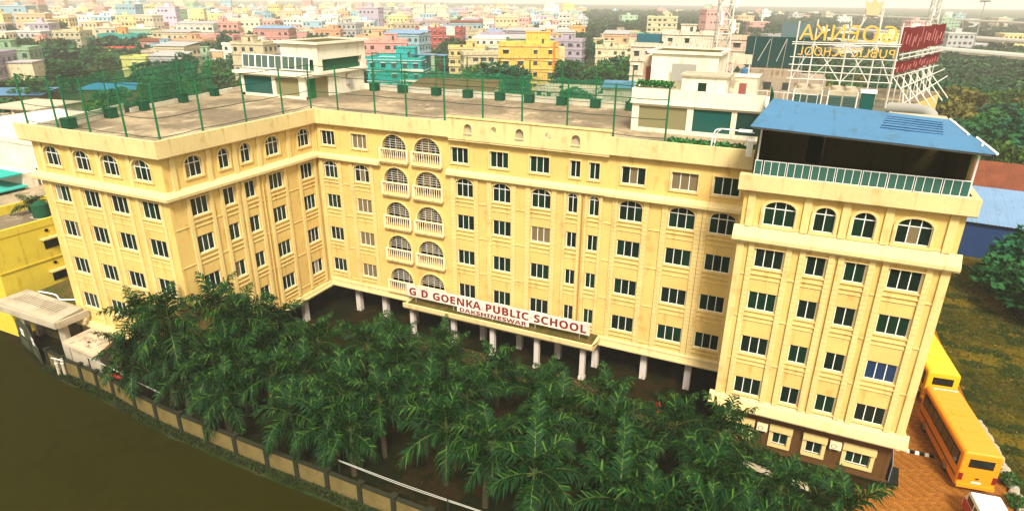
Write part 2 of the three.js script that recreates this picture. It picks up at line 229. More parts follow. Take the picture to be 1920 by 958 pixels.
// balcony bay: two arched loggias on every storey
const loggia = [[8.9, 2.75], [12.3, 2.85]];
for (const [u, w] of loggia) for (let k = 1; k <= 5; k++) {
  const ry = [0, 4.95, 8.25, 11.5, 14.72, 17.78][k], top = k === 5 ? 19.05 : ry + 1.38, h = top - (ry - 0.95), yc = ry - 0.95 + h / 2;
  (FM.holes ??= []).push({ u, y: yc, w: w - 0.2, h, rise: 1.25 });
  const lg = new THREE.Group(); lg.name = 'balcony'; school.add(lg);
  part('arch_moulding', extr(shapeOf(outline(w + 0.12, h + 0.16, 1.36).map(p => p), [outline(w - 0.2, h + 0.001, 1.25)]), 0.16, 0.003).translate(u, yc, 0), M.trim, lg);
  // floor slab, rail and turned balusters
  part('slab', merge([boxG(u - w / 2 - 0.1, u + w / 2 + 0.1, ry - 1.20, ry - 1.04, 0.004, 0.42), boxG(u - w / 2 - 0.02, u + w / 2 + 0.02, ry - 1.34, ry - 1.20, 0.004, 0.32)]), M.fascia, lg);
  part('handrail', boxG(u - w / 2 - 0.1, u + w / 2 + 0.1, ry - 0.06, ry + 0.03, 0.18, 0.38), M.baluster, lg);
  const bal = new THREE.LatheGeometry([[0.04, 0], [0.045, 0.08], [0.024, 0.14], [0.048, 0.36], [0.028, 0.62], [0.04, 0.80], [0.04, 0.94]].map(p => new THREE.Vector2(p[0], p[1])), 6), n = 13;
  for (let i = 0; i < n; i++) { const b = part('baluster', bal, M.baluster, lg); b.position.set(u - w / 2 + 0.05 + (w - 0.1) * i / (n - 1), ry - 1.04, 0.28); }
  part('end_post', boxG(u - w / 2 - 0.12, u - w / 2 + 0.0, ry - 1.04, ry - 0.06, 0.19, 0.37), M.baluster, lg); part('end_post', boxG(u + w / 2, u + w / 2 + 0.12, ry - 1.04, ry - 0.06, 0.19, 0.37), M.baluster, lg);
  // iron grille in the arch
  const gl = [], hw = w / 2 - 0.12; for (let i = 1; i < 4; i++) { const x = -hw + 2 * hw * i / 4; gl.push(boxC(u + x, yc, -0.2, 0.035, h * (i === 2 ? 0.98 : 0.86), 0.03)); }
  for (let i = 0; i < 6; i++) { const y = ry + 0.16 + i * 0.2, t = clamp((y - (top - 1.25)) / 1.25), xx = hw * Math.sqrt(Math.max(0.02, 1 - t * t)); if (y < top - 0.1) gl.push(boxC(u, y, -0.17, 2 * xx, 0.03, 0.03)); }
  part('grille', merge(gl), M.grille, lg);
  part('room_back', boxG(u - w / 2 - 0.3, u + w / 2 + 0.3, ry - 1.0, top + 0.1, -2.6, -2.5), M.wall, lg);
  { const bw = windowGeo(2.3, 1.9, 0, 4), bf = part('back_window', bw.frame, M.frame, lg); bf.position.set(u, ry + 0.1, -2.45); for (const q of bw.panes) part('pane', q, M.paneDark, lg).position.copy(bf.position); }
}
wallMesh(FM, 0, 38.9, 3.1, 19.35);
belt(FM, 0.02, 7.3, 16.05, 16.62, 0.5); belt(FM, 14.2, 28.45, 16.0, 16.62, 0.42); belt(FM, 28.452, 38.85, 16.0, 16.62, 0.55);
part('cornice', corniceG(FM, 0.3, 38.9, [[3.0, -0.3], [3.0, 0.3], [3.14, 0.32], [3.16, 0.22], [3.62, 0.16], [3.64, 0.24], [3.78, 0.2], [3.8, 0]]), M.fascia, school);
// roof fascia of the main range with the raised middle and its niches
function fasciaG(u0, u1, y0, y1) { return corniceG(FM, u0, u1, [[y0, 0], [y0, 0.42], [y0 + 0.1, 0.52], [y1, 0.56], [y1, 0.30], [y0 + 0.2, 0.28], [y0 + 0.2, 0]]); }
part('parapet', fasciaG(0.55, 14.7, 19.35, 20.72), M.fascia, school); part('parapet', fasciaG(28.6, 38.8, 19.3, 20.72), M.fascia, school);
{
  const holes = [], centre = [[16.57, 20.25, 0], [18.95, 20.38, 1], [21.21, 20.25, 0], [23.65, 20.34, 1], [25.93, 20.2, 0]];
  for (const [u, y, round] of centre) { const pts = []; if (round) for (let i = 0; i < 16; i++) pts.push([u + 0.24 * Math.cos(i / 8 * Math.PI), y + 0.26 * Math.sin(i / 8 * Math.PI)]); else { pts.push([u - 0.36, y - 0.36], [u + 0.36, y - 0.36]); for (let i = 0; i <= 10; i++) pts.push([u + 0.36 * Math.cos(i / 10 * Math.PI), y + 0.02 + 0.40 * Math.sin(i / 10 * Math.PI)]); } holes.push(pts); }
  part('parapet', merge([extr(shapeOf([[14.7, 19.35], [28.6, 19.35], [28.6, 21.1], [14.7, 21.1]], holes), 0.30, 0.26), boxG(14.7, 28.6, 19.2, 19.352, 0, 0.5)]), M.fascia, school);
  part('coping', boxG(14.6, 28.7, 21.102, 21.2, 0.2, 0.64), M.trim, school);
  for (const [u, y, round] of centre) if (!round) { const nb = part('niche_back', boxG(u - 0.42, u + 0.42, y - 0.42, y + 0.50, 0.2, 0.255), M.concrete, school); part('niche_sill', boxG(u - 0.38, u + 0.38, y - 0.46, y - 0.37, 0.3, 0.62), M.concrete, nb); }
}
// ---- left wing, front and inner faces
const rowL = { 5: 18.24, 4: 15.12, 3: 12.06, 2: 8.74, 1: 5.44 };
for (const [u, w] of [[-12.6, 2.0], [-8.93, 1.95], [-5.66, 1.95], [-2.15, 1.95]]) {
  for (let k = 1; k <= 4; k++) addWindow(FL, u, rowL[k], w, 1.42, 0, 3, { hood: k === 4 });
  addWindow(FL, u, rowL[5], w, 1.62, 0.6, 3, { surround: 0.12 });
  const e = w / 2 + 0.12; pilaster(FL, u - e - 0.34, u - e, 3.3, 16.1, 0.10, false); pilaster(FL, u + e, u + e + 0.34, 3.3, 16.1, 0.10, false);
  pilaster(FL, u - e - 0.44, u - e - 0.02, 16.75, 19.36, 0.10, false);
  for (let k = 1; k <= 4; k++) { ledge(FL, u - e, u + e, rowL[k] - 1.12, 0.05, 0.05); ledge(FL, u - e, u + e, rowL[k] - 1.58, 0.05, 0.05); }
}
for (const [z, w, n] of [[1.65, 1.55, 3], [5.55, 1.6, 3], [8.52, 1.08, 2], [10.75, 1.08, 2], [13.62, 1.55, 3]]) {
  for (let k = 1; k <= 4; k++) addWindow(FI, z, rowL[k], w, 1.42, 0, n, { hood: k === 4 });
  addWindow(FI, z, rowL[5], w, 1.62, 0.55, n, { surround: 0.12 });
  const e = w / 2 + 0.12; pilaster(FI, z - e - 0.3, z - e, 3.5, 16.1, 0.12, false); pilaster(FI, z + e, z + e + 0.3, 3.5, 16.1, 0.12, false);
  for (let k = 1; k <= 4; k++) { ledge(FI, z - e, z + e, rowL[k] - 1.15, 0.10); ledge(FI, z - e, z + e, rowL[k] - 1.55, 0.07, 0.07); }
}
for (const z of [0.35, 3.6, 7.1, 9.65, 12.2, 15.4]) pilaster(FI, z - 0.2, z + 0.2, 16.75, 19.36, 0.12, false);
for (const [a, b] of [[2.95, 4.2], [6.9, 7.5], [11.7, 12.4], [14.95, 16.1]]) for (let k = 1; k <= 4; k++) ledge(FI, a, b, rowL[k] - 1.35, 0.06, 0.06);
wallMesh(FL, -15, -0.002, 2.9, 19.36); wallMesh(FI, 0.0, 16.218, 3.1, 19.36);
// cornices of the left wing, mitred round the outer corner
function ringG(prof, x0) { // runs along the front, round the corner and back along the inner face
  const path = w => [[x0, 16.22 + w], [w, 16.22 + w], [w, 0.1 + 0.0 * w]], l = [];
  for (let i = 0; i + 1 < prof.length; i++) { const A = path(prof[i][1]), B = path(prof[i + 1][1]); for (let k = 0; k < 2; k++) { const P = [A[k][0], prof[i][0], A[k][1], A[k + 1][0], prof[i][0], A[k + 1][1], B[k + 1][0], prof[i + 1][0], B[k + 1][1], B[k][0], prof[i + 1][0], B[k][1]]; const L = Math.hypot(A[k + 1][0] - A[k][0], A[k + 1][1] - A[k][1]), hh = Math.hypot(prof[i + 1][0] - prof[i][0], prof[i + 1][1] - prof[i][1]); l.push(raw(P, null, [0, prof[i][0], L, prof[i][0], L, prof[i][0] + hh, 0, prof[i][0] + hh], [0, 1, 2, 0, 2, 3])); } }
  const P = [], I = [], U = []; prof.forEach(([y, w], i) => { P.push(x0, y, 16.22 + w); U.push(w, y); if (i > 1) I.push(0, i - 1, i); }); l.push(raw(P, null, U, I));
  return merge(l);
}
part('cornice', ringG([[16.08, 0], [16.08, 0.28], [16.2, 0.32], [16.22, 0.52], [16.44, 0.55], [16.46, 0.44], [16.78, 0.05], [16.78, 0]], -15.6), M.fascia, school);
part('parapet', ringG([[19.36, 0], [19.36, 0.5], [19.46, 0.60], [20.72, 0.68], [20.72, 0.38], [19.5, 0.34], [19.5, 0]], -15.6), M.fascia, school);
part('cornice', ringG([[2.75, -0.1], [2.75, 0.35], [2.95, 0.42], [2.97, 0.25], [3.3, 0.22], [3.32, 0]], -15.4), M.fascia, school);
part('downpipe', merge([barG(V3(0.12, 3.3, 7.25), V3(0.12, 16.0, 7.25), 0.06), barG(V3(0.16, 3.3, 0.12), V3(0.16, 19.3, 0.12), 0.07)]), M.wall, school);
part('downpipe', merge([barG(V3(26.6, 3.8, 0.1), V3(26.6, 16.0, 0.1), 0.05)]), mat('pipe', rgb(0.35, 0.22, 0.06)), school);
// ---- right wing
const rowR = { 5: 17.84, 4: 14.76, 3: 11.72, 2: 8.42, 1: 5.19 };
const colsR = [[40.89, 1.72, 3, 41.08, 1.86], [43.64, 1.13, 2, 43.64, 1.2], [45.84, 1.16, 2, 45.78, 1.22], [48.52, 1.74, 3, 48.38, 1.82]];
colsR.forEach(([u, w, n, u5, w5], i) => {
  for (let k = 1; k <= 4; k++) addWindow(FR, u, rowR[k], w, 1.32, 0, n, { hood: k === 4, pane: i === 3 && k === 2 ? M.paneBlue : (k + i) % 3 ? M.paneDark : M.paneGreen });
  addWindow(FR, u5, rowR[5], w5, 1.62, n === 3 ? 0.52 : 0.48, n, { surround: 0.17 });
  const e = w / 2 + 0.09, q = 0.34; pilaster(FR, u - e - q, u - e, 4.25, 15.86, 0.16); pilaster(FR, u + e, u + e + q, 4.25, 15.86, 0.16);
  for (let k = 1; k <= 4; k++) { ledge(FR, u - e, u + e, rowR[k] - 1.08, 0.11); ledge(FR, u - e, u + e, rowR[k] - 1.42, 0.07, 0.07); }
});
for (const u of [39.35, 42.6, 44.72, 46.98, 50.15]) pilaster(FR, u - 0.22, u + 0.22, 16.86, 19.2, 0.14, false);
pilaster(FR, 50.22, 50.7, 4.25, 15.86, 0.10, false); pilaster(FR, 38.86, 39.3, 4.25, 15.86, 0.10, false);
for (const [a, b] of [[42.2, 42.6], [46.9, 47.15], [49.85, 50.2], [39.3, 39.55]]) for (let k = 1; k <= 4; k++) ledge(FR, a, b, rowR[k] - 1.2, 0.08, 0.08);
for (const [a, b] of [[39.6, 42.36], [42.84, 44.48], [44.96, 46.74], [47.22, 49.9]]) for (const y of [16.96, 19.12]) ledge(FR, a, b, y, 0.07, 0.12); // frames of the recessed panels
wallMesh(FR, 38.85, 50.7, 3.4, 19.22);
const beltR = prof => part('cornice', corniceG(FR, 38.5, 51.0, prof), M.fascia, school);
beltR([[15.86, 0], [15.86, 0.42], [15.98, 0.46], [16.0, 0.55], [16.24, 0.56], [16.26, 0.46], [16.86, 0.03], [16.86, 0]]);
part('parapet', corniceG(FR, 38.45, 51.05, [[19.22, 0], [19.22, 0.5], [19.3, 0.58], [20.25, 0.62], [20.25, -0.05], [19.4, -0.05]]), M.fascia, school);
beltR([[3.38, -0.6], [3.38, 0.5], [3.52, 0.56], [3.54, 0.46], [3.78, 0.42], [3.8, 0.30], [4.0, 0.26], [4.3, 0.02], [4.3, 0]]);
// side walls of the right wing and the ground floor in brown tile
part('wall', merge([boxG(50.42, 50.698, 3.41, 19.21, -20, 4.71), boxG(38.852, 39.12, 3.41, 19.21, -0.29, 4.71)]), M.wall, school);
part('cornice', merge([boxG(50.7, 51.0, 15.9, 16.3, -20, 4.99), boxG(50.7, 51.0, 3.4, 3.8, -20, 4.99), boxG(50.7, 51.05, 19.25, 20.25, -20, 4.99)]), M.fascia, school);
const FG = { p: 4.45, in: false, holes: [] };
for (const [u, w, n] of [[40.85, 1.45, 3], [43.6, 1.0, 2], [45.81, 1.02, 2], [48.57, 1.5, 3]]) {
  const win = addWindow(FG, u, 1.30, w, 1.12, 0, n, { sill: false, surround: 0.24 });
  part('awning_box', boxG(-w / 2 - 0.26, w / 2 + 0.26, 0.58, 1.0, 0.13, 0.42), M.trim, win);
}
wallMesh(FG, 39.2, 50.45, 0, 3.38, M.brown);
part('wall', merge([boxG(50.2, 50.448, 0, 3.38, -20, 4.16), boxG(39.2, 39.45, 0, 3.38, -20, 4.16)]), M.brown, school);
part('plinth', merge([boxG(39.1, 50.55, 0, 0.16, 4.452, 4.62)]), M.brown, school);
// ---- hidden backs, floors and roof slabs so that the rooms are closed and dark
part('wall', merge([boxG(38.9, 50.42, 3.41, 19.2, -20.2, -20), boxG(-22, 38.85, 3.1, 19.4, -20.4, -20.1), polyG([[-15, 16.2], [-14.75, 15.9], [-18.7, 5], [-21.8, -11], [-21.8, -20.1], [-22.05, -20.1], [-22.05, -11], [-19, 5]], 0, 19.38)]), M.wall, school);
part('ground_floor_wall', merge([boxG(0.5, 39.2, 0, 3.1, -15.4, -15.2), boxG(-15, -6, 0, 3.0, 12.4, 12.6), boxG(-6.2, -6, 0, 3.0, -15.2, 12.6)]), M.oliveWall, school);  // dark olive here paints in the shade of the open ground floor
part('floor_slab', merge([boxG(0.02, 38.84, 2.95, 3.08, -20, -0.29), polyG([[-14.9, 15.92], [-0.3, 15.92], [-0.3, -20], [-21.7, -20], [-21.7, -11], [-18.6, 5]], 2.8, 2.95), boxG(39.1, 50.4, 3.2, 3.36, -20, 4.44)]), M.interior, school);
for (const k of [2, 3, 4, 5]) { const y = 3.3 * k + 0.1; part('floor_slab', merge([boxG(0.02, 38.84, y - 0.12, y, -7, -0.3), boxG(39.15, 50.4, y - 0.3, y - 0.18, -7, 4.7), boxG(-14.7, -0.3, y - 0.12, y, 9, 15.9)]), M.interior, school); }
part('partition', merge([boxG(0.1, 38.8, 3.1, 19.3, -7.1, -7.0), boxG(39.2, 50.4, 3.4, 19.1, -3.1, -3.0), boxG(-14, -3.1, 3, 19.3, 11, 11.1), boxG(-3.2, -3.1, 3, 19.3, 0, 11)]), M.interior, school);
part('roof_deck', polyG([[-14.95, 16.5], [0.3, 16.5], [0.3, 0.35], [39.0, 0.35], [39.0, -20], [-21.9, -20], [-21.9, -11], [-18.9, 5]], 19.4, 19.55), M.screed, school);
part('roof_deck', boxG(39.002, 50.6, 19.45, 19.65, -40, 4.9), mat('oldRoof', rgb(0.16, 0.15, 0.11), { map: TX.stain }), school);
part('back_parapet', merge([boxG(-9.2, 27, 19.56, 20.25, -20.2, -19.95), polyG([[-15.3, 16.3], [-15.05, 16.3], [-18.85, 5.2], [-19.1, 5.2]], 19.3, 20.4), polyG([[-18.7, 4.8], [-18.5, 4.8], [-21.6, -10.8], [-21.85, -10.8]], 19.3, 20.0)]), M.roomWhite, school);
// ---- open ground floor columns and the entrance canopy
const colG = boxG(-0.26, 0.26, 0, 3.0, -0.26, 0.26);
for (const x of [2.6, 5.9, 9.4, 13.1, 17.0, 20.8, 24.6, 28.1, 32.4, 36.1]) part('column', colG, M.column, school).position.set(x, 0, -1.1);
for (const z of [3.2, 7.4, 11.6]) part('column', colG, M.column, school).position.set(-0.8, 0, z);
{
  const c = new THREE.Group(); c.name = 'entrance_canopy'; school.add(c);
  part('canopy_slab', corniceG(FM, 10.45, 28.8, [[3.36, 0.2], [3.36, 2.2], [3.5, 2.3], [3.56, 2.3], [3.6, 2.42], [4.02, 2.46], [4.02, 2.26], [3.86, 2.22], [3.86, 0.2]]), M.fascia, c);
  part('canopy_roof', boxG(10.7, 28.6, 3.861, 3.93, 0.26, 2.2), M.moss, c);
  for (const x of [10.75, 15.2, 19.2, 23.5, 27.7]) part('canopy_column', merge([boxG(-0.21, 0.21, 0, 3.36, -0.21, 0.21), boxG(-0.26, 0.26, 0, 0.3, -0.26, 0.26)]), M.column, c).position.set(x, 0, 1.3);
}
// ---- letters on the name boards
const bold = await new FontLoader().loadAsync('fonts/droid/droid_sans_bold.typeface.json');
function lettering(str, width, height, depth, font = bold) { // one geometry per letter, laid out to the wanted width
  const s = 1, adv = c => (font.data.glyphs[c] ?? font.data.glyphs['?']).ha / font.data.resolution, out = []; let x = 0, h = 0;
  for (const c of str) { if (c !== ' ') { const g = new TextGeometry(c, { font, size: s, depth: 1, curveSegments: 4, bevelEnabled: false }); g.computeBoundingBox(); h = Math.max(h, g.boundingBox.max.y); out.push([g, x]); } x += adv(c) * (c === ' ' ? 1.3 : 1); }
  return out.map(([g, gx]) => { g.scale(width / x, height / h, depth); return [g, gx * width / x - width / 2]; });
}
{
  const sb = thing('name_board', 'long white name board with dark red capitals above the entrance canopy', 'sign', [19.4, 4.5, 1.72]);
  part('board', boxG(-8.9, 8.9, 0.02, 1.08, -0.05, 0.05), M.signWhite, sb);
  part('support', merge([-8, -4, 0, 4, 8].map(x => boxC(x, -0.2, -0.1, 0.06, 0.8, 0.06))), M.grey, sb);
  for (const [g, x] of lettering('G D GOENKA PUBLIC SCHOOL', 17.3, 0.72, 0.03)) part('letter', g, M.signRed, sb).position.set(x, 0.2, 0.052);
  const s2 = thing('place_board', 'small white board with dark red place name below the long name board', 'sign', [19.42, 4.1, 1.86]);
  part('board', boxG(-3.5, 3.5, 0.02, 0.52, -0.04, 0.04), M.signWhite, s2); part('support', merge([-3, 0, 3].map(x => boxC(x, -0.08, -0.06, 0.05, 0.22, 0.05))), M.grey, s2);
  for (const [g, x] of lettering('DAKSHINESWAR', 6.6, 0.36, 0.025)) part('letter', g, M.signRed, s2).position.set(x, 0.1, 0.042);
}
for (const [x, lab] of [[42.35, 'air conditioner unit on the brown ground floor wall beside the shrubs'], [47.1, 'air conditioner unit on brown wall between the two right ground floor windows']]) {
  const a = thing('air_conditioner', lab, 'air conditioner', [x, 1.75, 4.45], 0, 'air conditioners on the brown wall');
  part('casing', boxG(-0.36, 0.36, 0, 0.5, 0.06, 0.36), M.baluster, a); part('fan_grille', new THREE.TorusGeometry(0.16, 0.025, 6, 16).translate(-0.1, 0.25, 0.365), M.grey, a); part('bracket', merge([boxG(-0.3, -0.25, -0.12, 0, 0.0, 0.34), boxG(0.25, 0.3, -0.12, 0, 0.0, 0.34)]), M.grey, a);
}
// ------------------------------------------------------------------ rear block of the right wing, carrying the sky sign
part('rear_block', polyG([[39.1, -20.2], [50.6, -20.2], [50.6, -33], [56.4, -52], [44, -52], [39.1, -40]], 0, 19.44), M.wall, school);
part('roof_deck', polyG([[39.0, -40.01], [50.6, -40.01], [52.6, -40.01], [56.4, -52], [44, -52]], 19.445, 19.65), M.screed, school);
// ------------------------------------------------------------------ rooftop rooms
{ // over the left wing
  const t = thing('rooftop_room', 'white rooftop room with teal shutter and glazed panels above, over the left wing', 'rooftop room', [0, 19.55, 0], 0);
  const W = M.roomWhite;
  part('wall', merge([boxG(-18.7, -18.3, 0, 2.5, -9.7, -9.5), boxG(-14.0, -13.5, 0, 2.5, -9.75, -9.45), boxG(-10.1, -9.2, 0, 2.5, -9.75, -9.45), boxG(-18.7, -9.2, 0, 0.3, -9.72, -9.5), boxG(-18.7, -9.2, 2.25, 2.5, -9.72, -9.5), boxG(-18.7, -18.45, 0, 2.5, -20, -9.72), boxG(-9.45, -9.2, 0, 2.5, -20, -13.4), boxG(-9.45, -9.2, 2.2, 2.5, -13.4, -9.75), boxG(-18.4, -9.5, 0, 2.5, -19.9, -19.7)]), W, t);
  part('roof_slab', boxG(-19.3, -8.7, 2.5, 2.78, -20.3, -8.9), W, t);
  part('shutter', boxG(-18.3, -14.0, 0.3, 2.25, -9.68, -9.6), M.paneTeal, t); part('shutter', boxG(-13.5, -10.1, 0.3, 2.25, -9.7, -9.62), mat('olivePanel', rgb(0.20, 0.18, 0.09)), t);
  part('door', boxG(-9.42, -9.34, 0, 2.2, -11.3, -9.9), M.green, t); part('screen', boxG(-9.44, -9.36, 0, 2.2, -13.4, -11.3), M.olivePanel, t);
  // glazed panels along the front of the roof
  const gp = merge([boxG(-0.98, 0.98, 0, 0.08, -0.04, 0.04), boxG(-0.98, 0.98, 1.42, 1.5, -0.04, 0.04), boxG(-0.98, -0.9, 0.08, 1.42, -0.04, 0.04), boxG(0.9, 0.98, 0.08, 1.42, -0.04, 0.04), boxG(-0.03, 0.03, 0.08, 1.42, -0.04, 0.04)]);
  for (let i = 0; i < 5; i++) { const f = part('glazed_panel', gp, M.frame, t); f.position.set(-18 + i * 1.98, 3.02, -10.3); f.rotation.x = -0.12; part('pane', boxG(-0.9, 0.9, 0.08, 1.42, -0.01, 0.01), mat('paneGrey' + i, rgb(0.05, 0.085, 0.07), { roughness: 0.3 }), f); }
  part('upper_room', merge([boxG(-14.2, -8.9, 4.1, 5.75, -20.2, -11.6), boxG(-9.6, -8.9, 2.78, 4.1, -12.3, -11.6), boxG(-9.3, -8.9, 2.78, 4.1, -20.2, -19.5), boxG(-14.2, -13.6, 2.78, 4.1, -12.3, -11.6), boxG(-14.2, -13.9, 2.78, 4.1, -20.2, -19)]), W, t);
  part('upper_infill', boxG(-13.6, -9.4, 2.78, 4.1, -19.4, -12.5), mat('greenCloth', rgb(0.03, 0.11, 0.06)), t);
  const rf = part('upper_roof', merge([boxG(-14.7, -14.4, 5.75, 6.0, -20.6, -11.2), boxG(-8.8, -8.5, 5.75, 6.0, -20.6, -11.2), boxG(-14.4, -8.8, 5.75, 6.0, -11.5, -11.2), boxG(-14.4, -8.8, 5.75, 6.0, -20.6, -20.3)]), W, t); part('roof_sheet', boxG(-14.39, -8.81, 5.76, 5.84, -20.29, -11.51), M.moss, rf);
  const ac = thing('air_conditioner', 'two stacked outdoor units on the side wall of the left rooftop room', 'air conditioner', [-9.19, 20.5, -16.9], Math.PI / 2);
  part('casing', boxG(-0.4, 0.4, 0, 0.6, 0, 0.35), M.grey, ac); part('casing', boxG(-0.35, 0.35, 0.7, 1.25, 0, 0.32), M.concrete, ac);
}
{ // over the right half of the main range
  const t = thing('rooftop_room', 'white rooftop room with wide olive and teal shutters, next to the blue roof', 'rooftop room', [0, 19.55, 0], 0);
  const W = M.roomWhite, z = -8.9;
  part('wall', merge([boxG(27.7, 28.3, 0, 2.4, z - 0.3, z), boxG(32.4, 32.92, 0, 2.4, z - 0.3, z), boxG(36.0, 36.42, 0, 2.4, z - 0.3, z), boxG(28.3, 38.6, 0, 0.35, z - 0.28, z - 0.02), boxG(28.3, 38.6, 2.2, 2.4, z - 0.28, z - 0.02), boxG(27.7, 27.95, 0, 2.4, -16, z - 0.3), boxG(28, 38.6, 0, 2.4, -16, -15.8)]), W, t);
  part('band', boxG(27.55, 38.6, 2.4, 2.52, -16.1, z + 0.25), M.roomWhite, t); part('parapet', merge([boxG(27.6, 38.4, 2.52, 3.65, z - 0.1, z + 0.15), boxG(27.6, 27.85, 2.52, 3.65, -16, z - 0.1), boxG(27.85, 38.4, 2.52, 2.7, -16, z - 0.1)]), W, t);
  part('shutter', boxG(28.3, 32.4, 0.35, 2.2, z - 0.2, z - 0.12), M.olivePanel, t); part('shutter', boxG(32.92, 36.0, 0.35, 2.2, z - 0.2, z - 0.12), M.paneTeal, t); part('shutter', boxG(36.42, 38.6, 0.35, 2.2, z - 0.2, z - 0.12), mat('tealDark', rgb(0.006, 0.035, 0.03), { roughness: 0.3 }), t);
  const s = thing('stair_tower', 'blank white stair tower with dark roof behind the right rooftop room', 'stair tower', [0, 19.55, 0], 0);
  part('wall', boxG(27.4, 33.5, 0, 6.0, -22, -16.15), W, s); part('roof_rim', merge([boxG(26.95, 33.75, 6.0, 6.25, -16.3, -15.9), boxG(26.95, 27.2, 6.0, 6.25, -22.3, -16.3), boxG(33.5, 33.75, 6.0, 6.25, -22.3, -16.3), boxG(27.2, 33.5, 6, 6.25, -22.3, -22.05)]), W, s); part('roof_top', boxG(27.2, 33.5, 6.0, 6.08, -22.05, -16.3), M.moss, s);
  part('side_wall', boxG(26.2, 27.39, 0, 5.6, -22, -18), mat('peach', rgb(0.80, 0.62, 0.46), { map: TX.dirtyWhite }), s); part('window', boxG(26.5, 27.1, 2.6, 4.6, -18.01, -17.95), mat('maroon', rgb(0.22, 0.07, 0.06)), s);
  const b = thing('lift_motor_room', 'low cream motor room with dark square window beside the white stair tower', 'rooftop room', [32.9, 22.25, -12.4]);
  part('wall', boxG(-1.6, 2.1, 0, 1.9, -1.4, 1.2), W, b); part('roof_slab', boxG(-1.8, 2.3, 1.9, 2.05, -1.6, 1.4), M.concrete, b); part('window', boxG(-0.2, 0.5, 0.7, 1.4, 1.19, 1.23), M.paneGreen, b);
  const c = thing('plant_room', 'small pink plant room with red door on the roof near the blue roof', 'rooftop room', [36.4, 22.25, -13.5]);
  part('wall', boxG(-0.9, 0.9, 0, 1.9, -0.8, 0.8), M.peach, c); part('door', boxG(-0.5, 0.1, 0, 1.4, 0.79, 0.83), M.maroon, c); part('roof_slab', boxG(-1.0, 1.0, 1.9, 2.0, -0.9, 0.9), M.roomWhite, c);
  const st = thing('roof_screen', 'grey sheet panel leaning on the white stair tower', 'panel', [30.6, 23.25, -15.4]); part('sheet', boxG(-1.1, 1.1, 0, 1.5, -0.04, 0.04), M.grey, st); part('post', boxG(-0.05, 0.05, -1.0, 0, -0.06, -0.01), M.steel, st);
}
// leafy planters
function leafHeap(n, w, d, h, s, r) { const P = [], U = [], C = []; for (let i = 0; i < n; i++) { const x = rr(-w / 2, w / 2, r), z = rr(-d / 2, d / 2, r), y = rr(0, h, r), a = rr(0, 6.3, r), t = rr(-0.9, 0.9, r), ca = Math.cos(a) * s, sa = Math.sin(a) * s, k = rr(0.6, 1.3, r); P.push(x - ca, y, z - sa, x + ca, y, z + sa, x + sa * t, y + s * 1.4, z + ca); U.push(0, 0, 1, 0, 0.5, 1); for (let q = 0; q < 3; q++) C.push(0.03 * k, 0.15 * k, 0.035 * k); } return raw(P, null, U, null, C); }
mat('leafVC', rgb(1, 1, 1), { vertexColors: true, roughness: 0.7 });
{
  const p = thing('planter', 'row of bright green potted plants on the edge of the right rooftop room', 'planter', [29.4, 23.2, -9.6]); part('trough', boxG(-1.6, 1.6, -0.6, 0.05, -0.35, 0.35), M.concrete, p); part('foliage', leafHeap(420, 3.2, 0.9, 0.5, 0.12, rng(5)), M.leafVC, p).position.y = 0.05;
  const q = thing('roof_garden', 'dark low planting bed on the roof in front of the teal shutters', 'plants', [35.6, 19.56, -1.6]); part('soil_bed', boxG(-3.4, 3.3, 0, 0.5, -0.8, 0.8), M.dark, q); part('foliage', leafHeap(900, 6.6, 1.6, 0.45, 0.14, rng(6)), M.leafVC, q).position.y = 0.5;
}
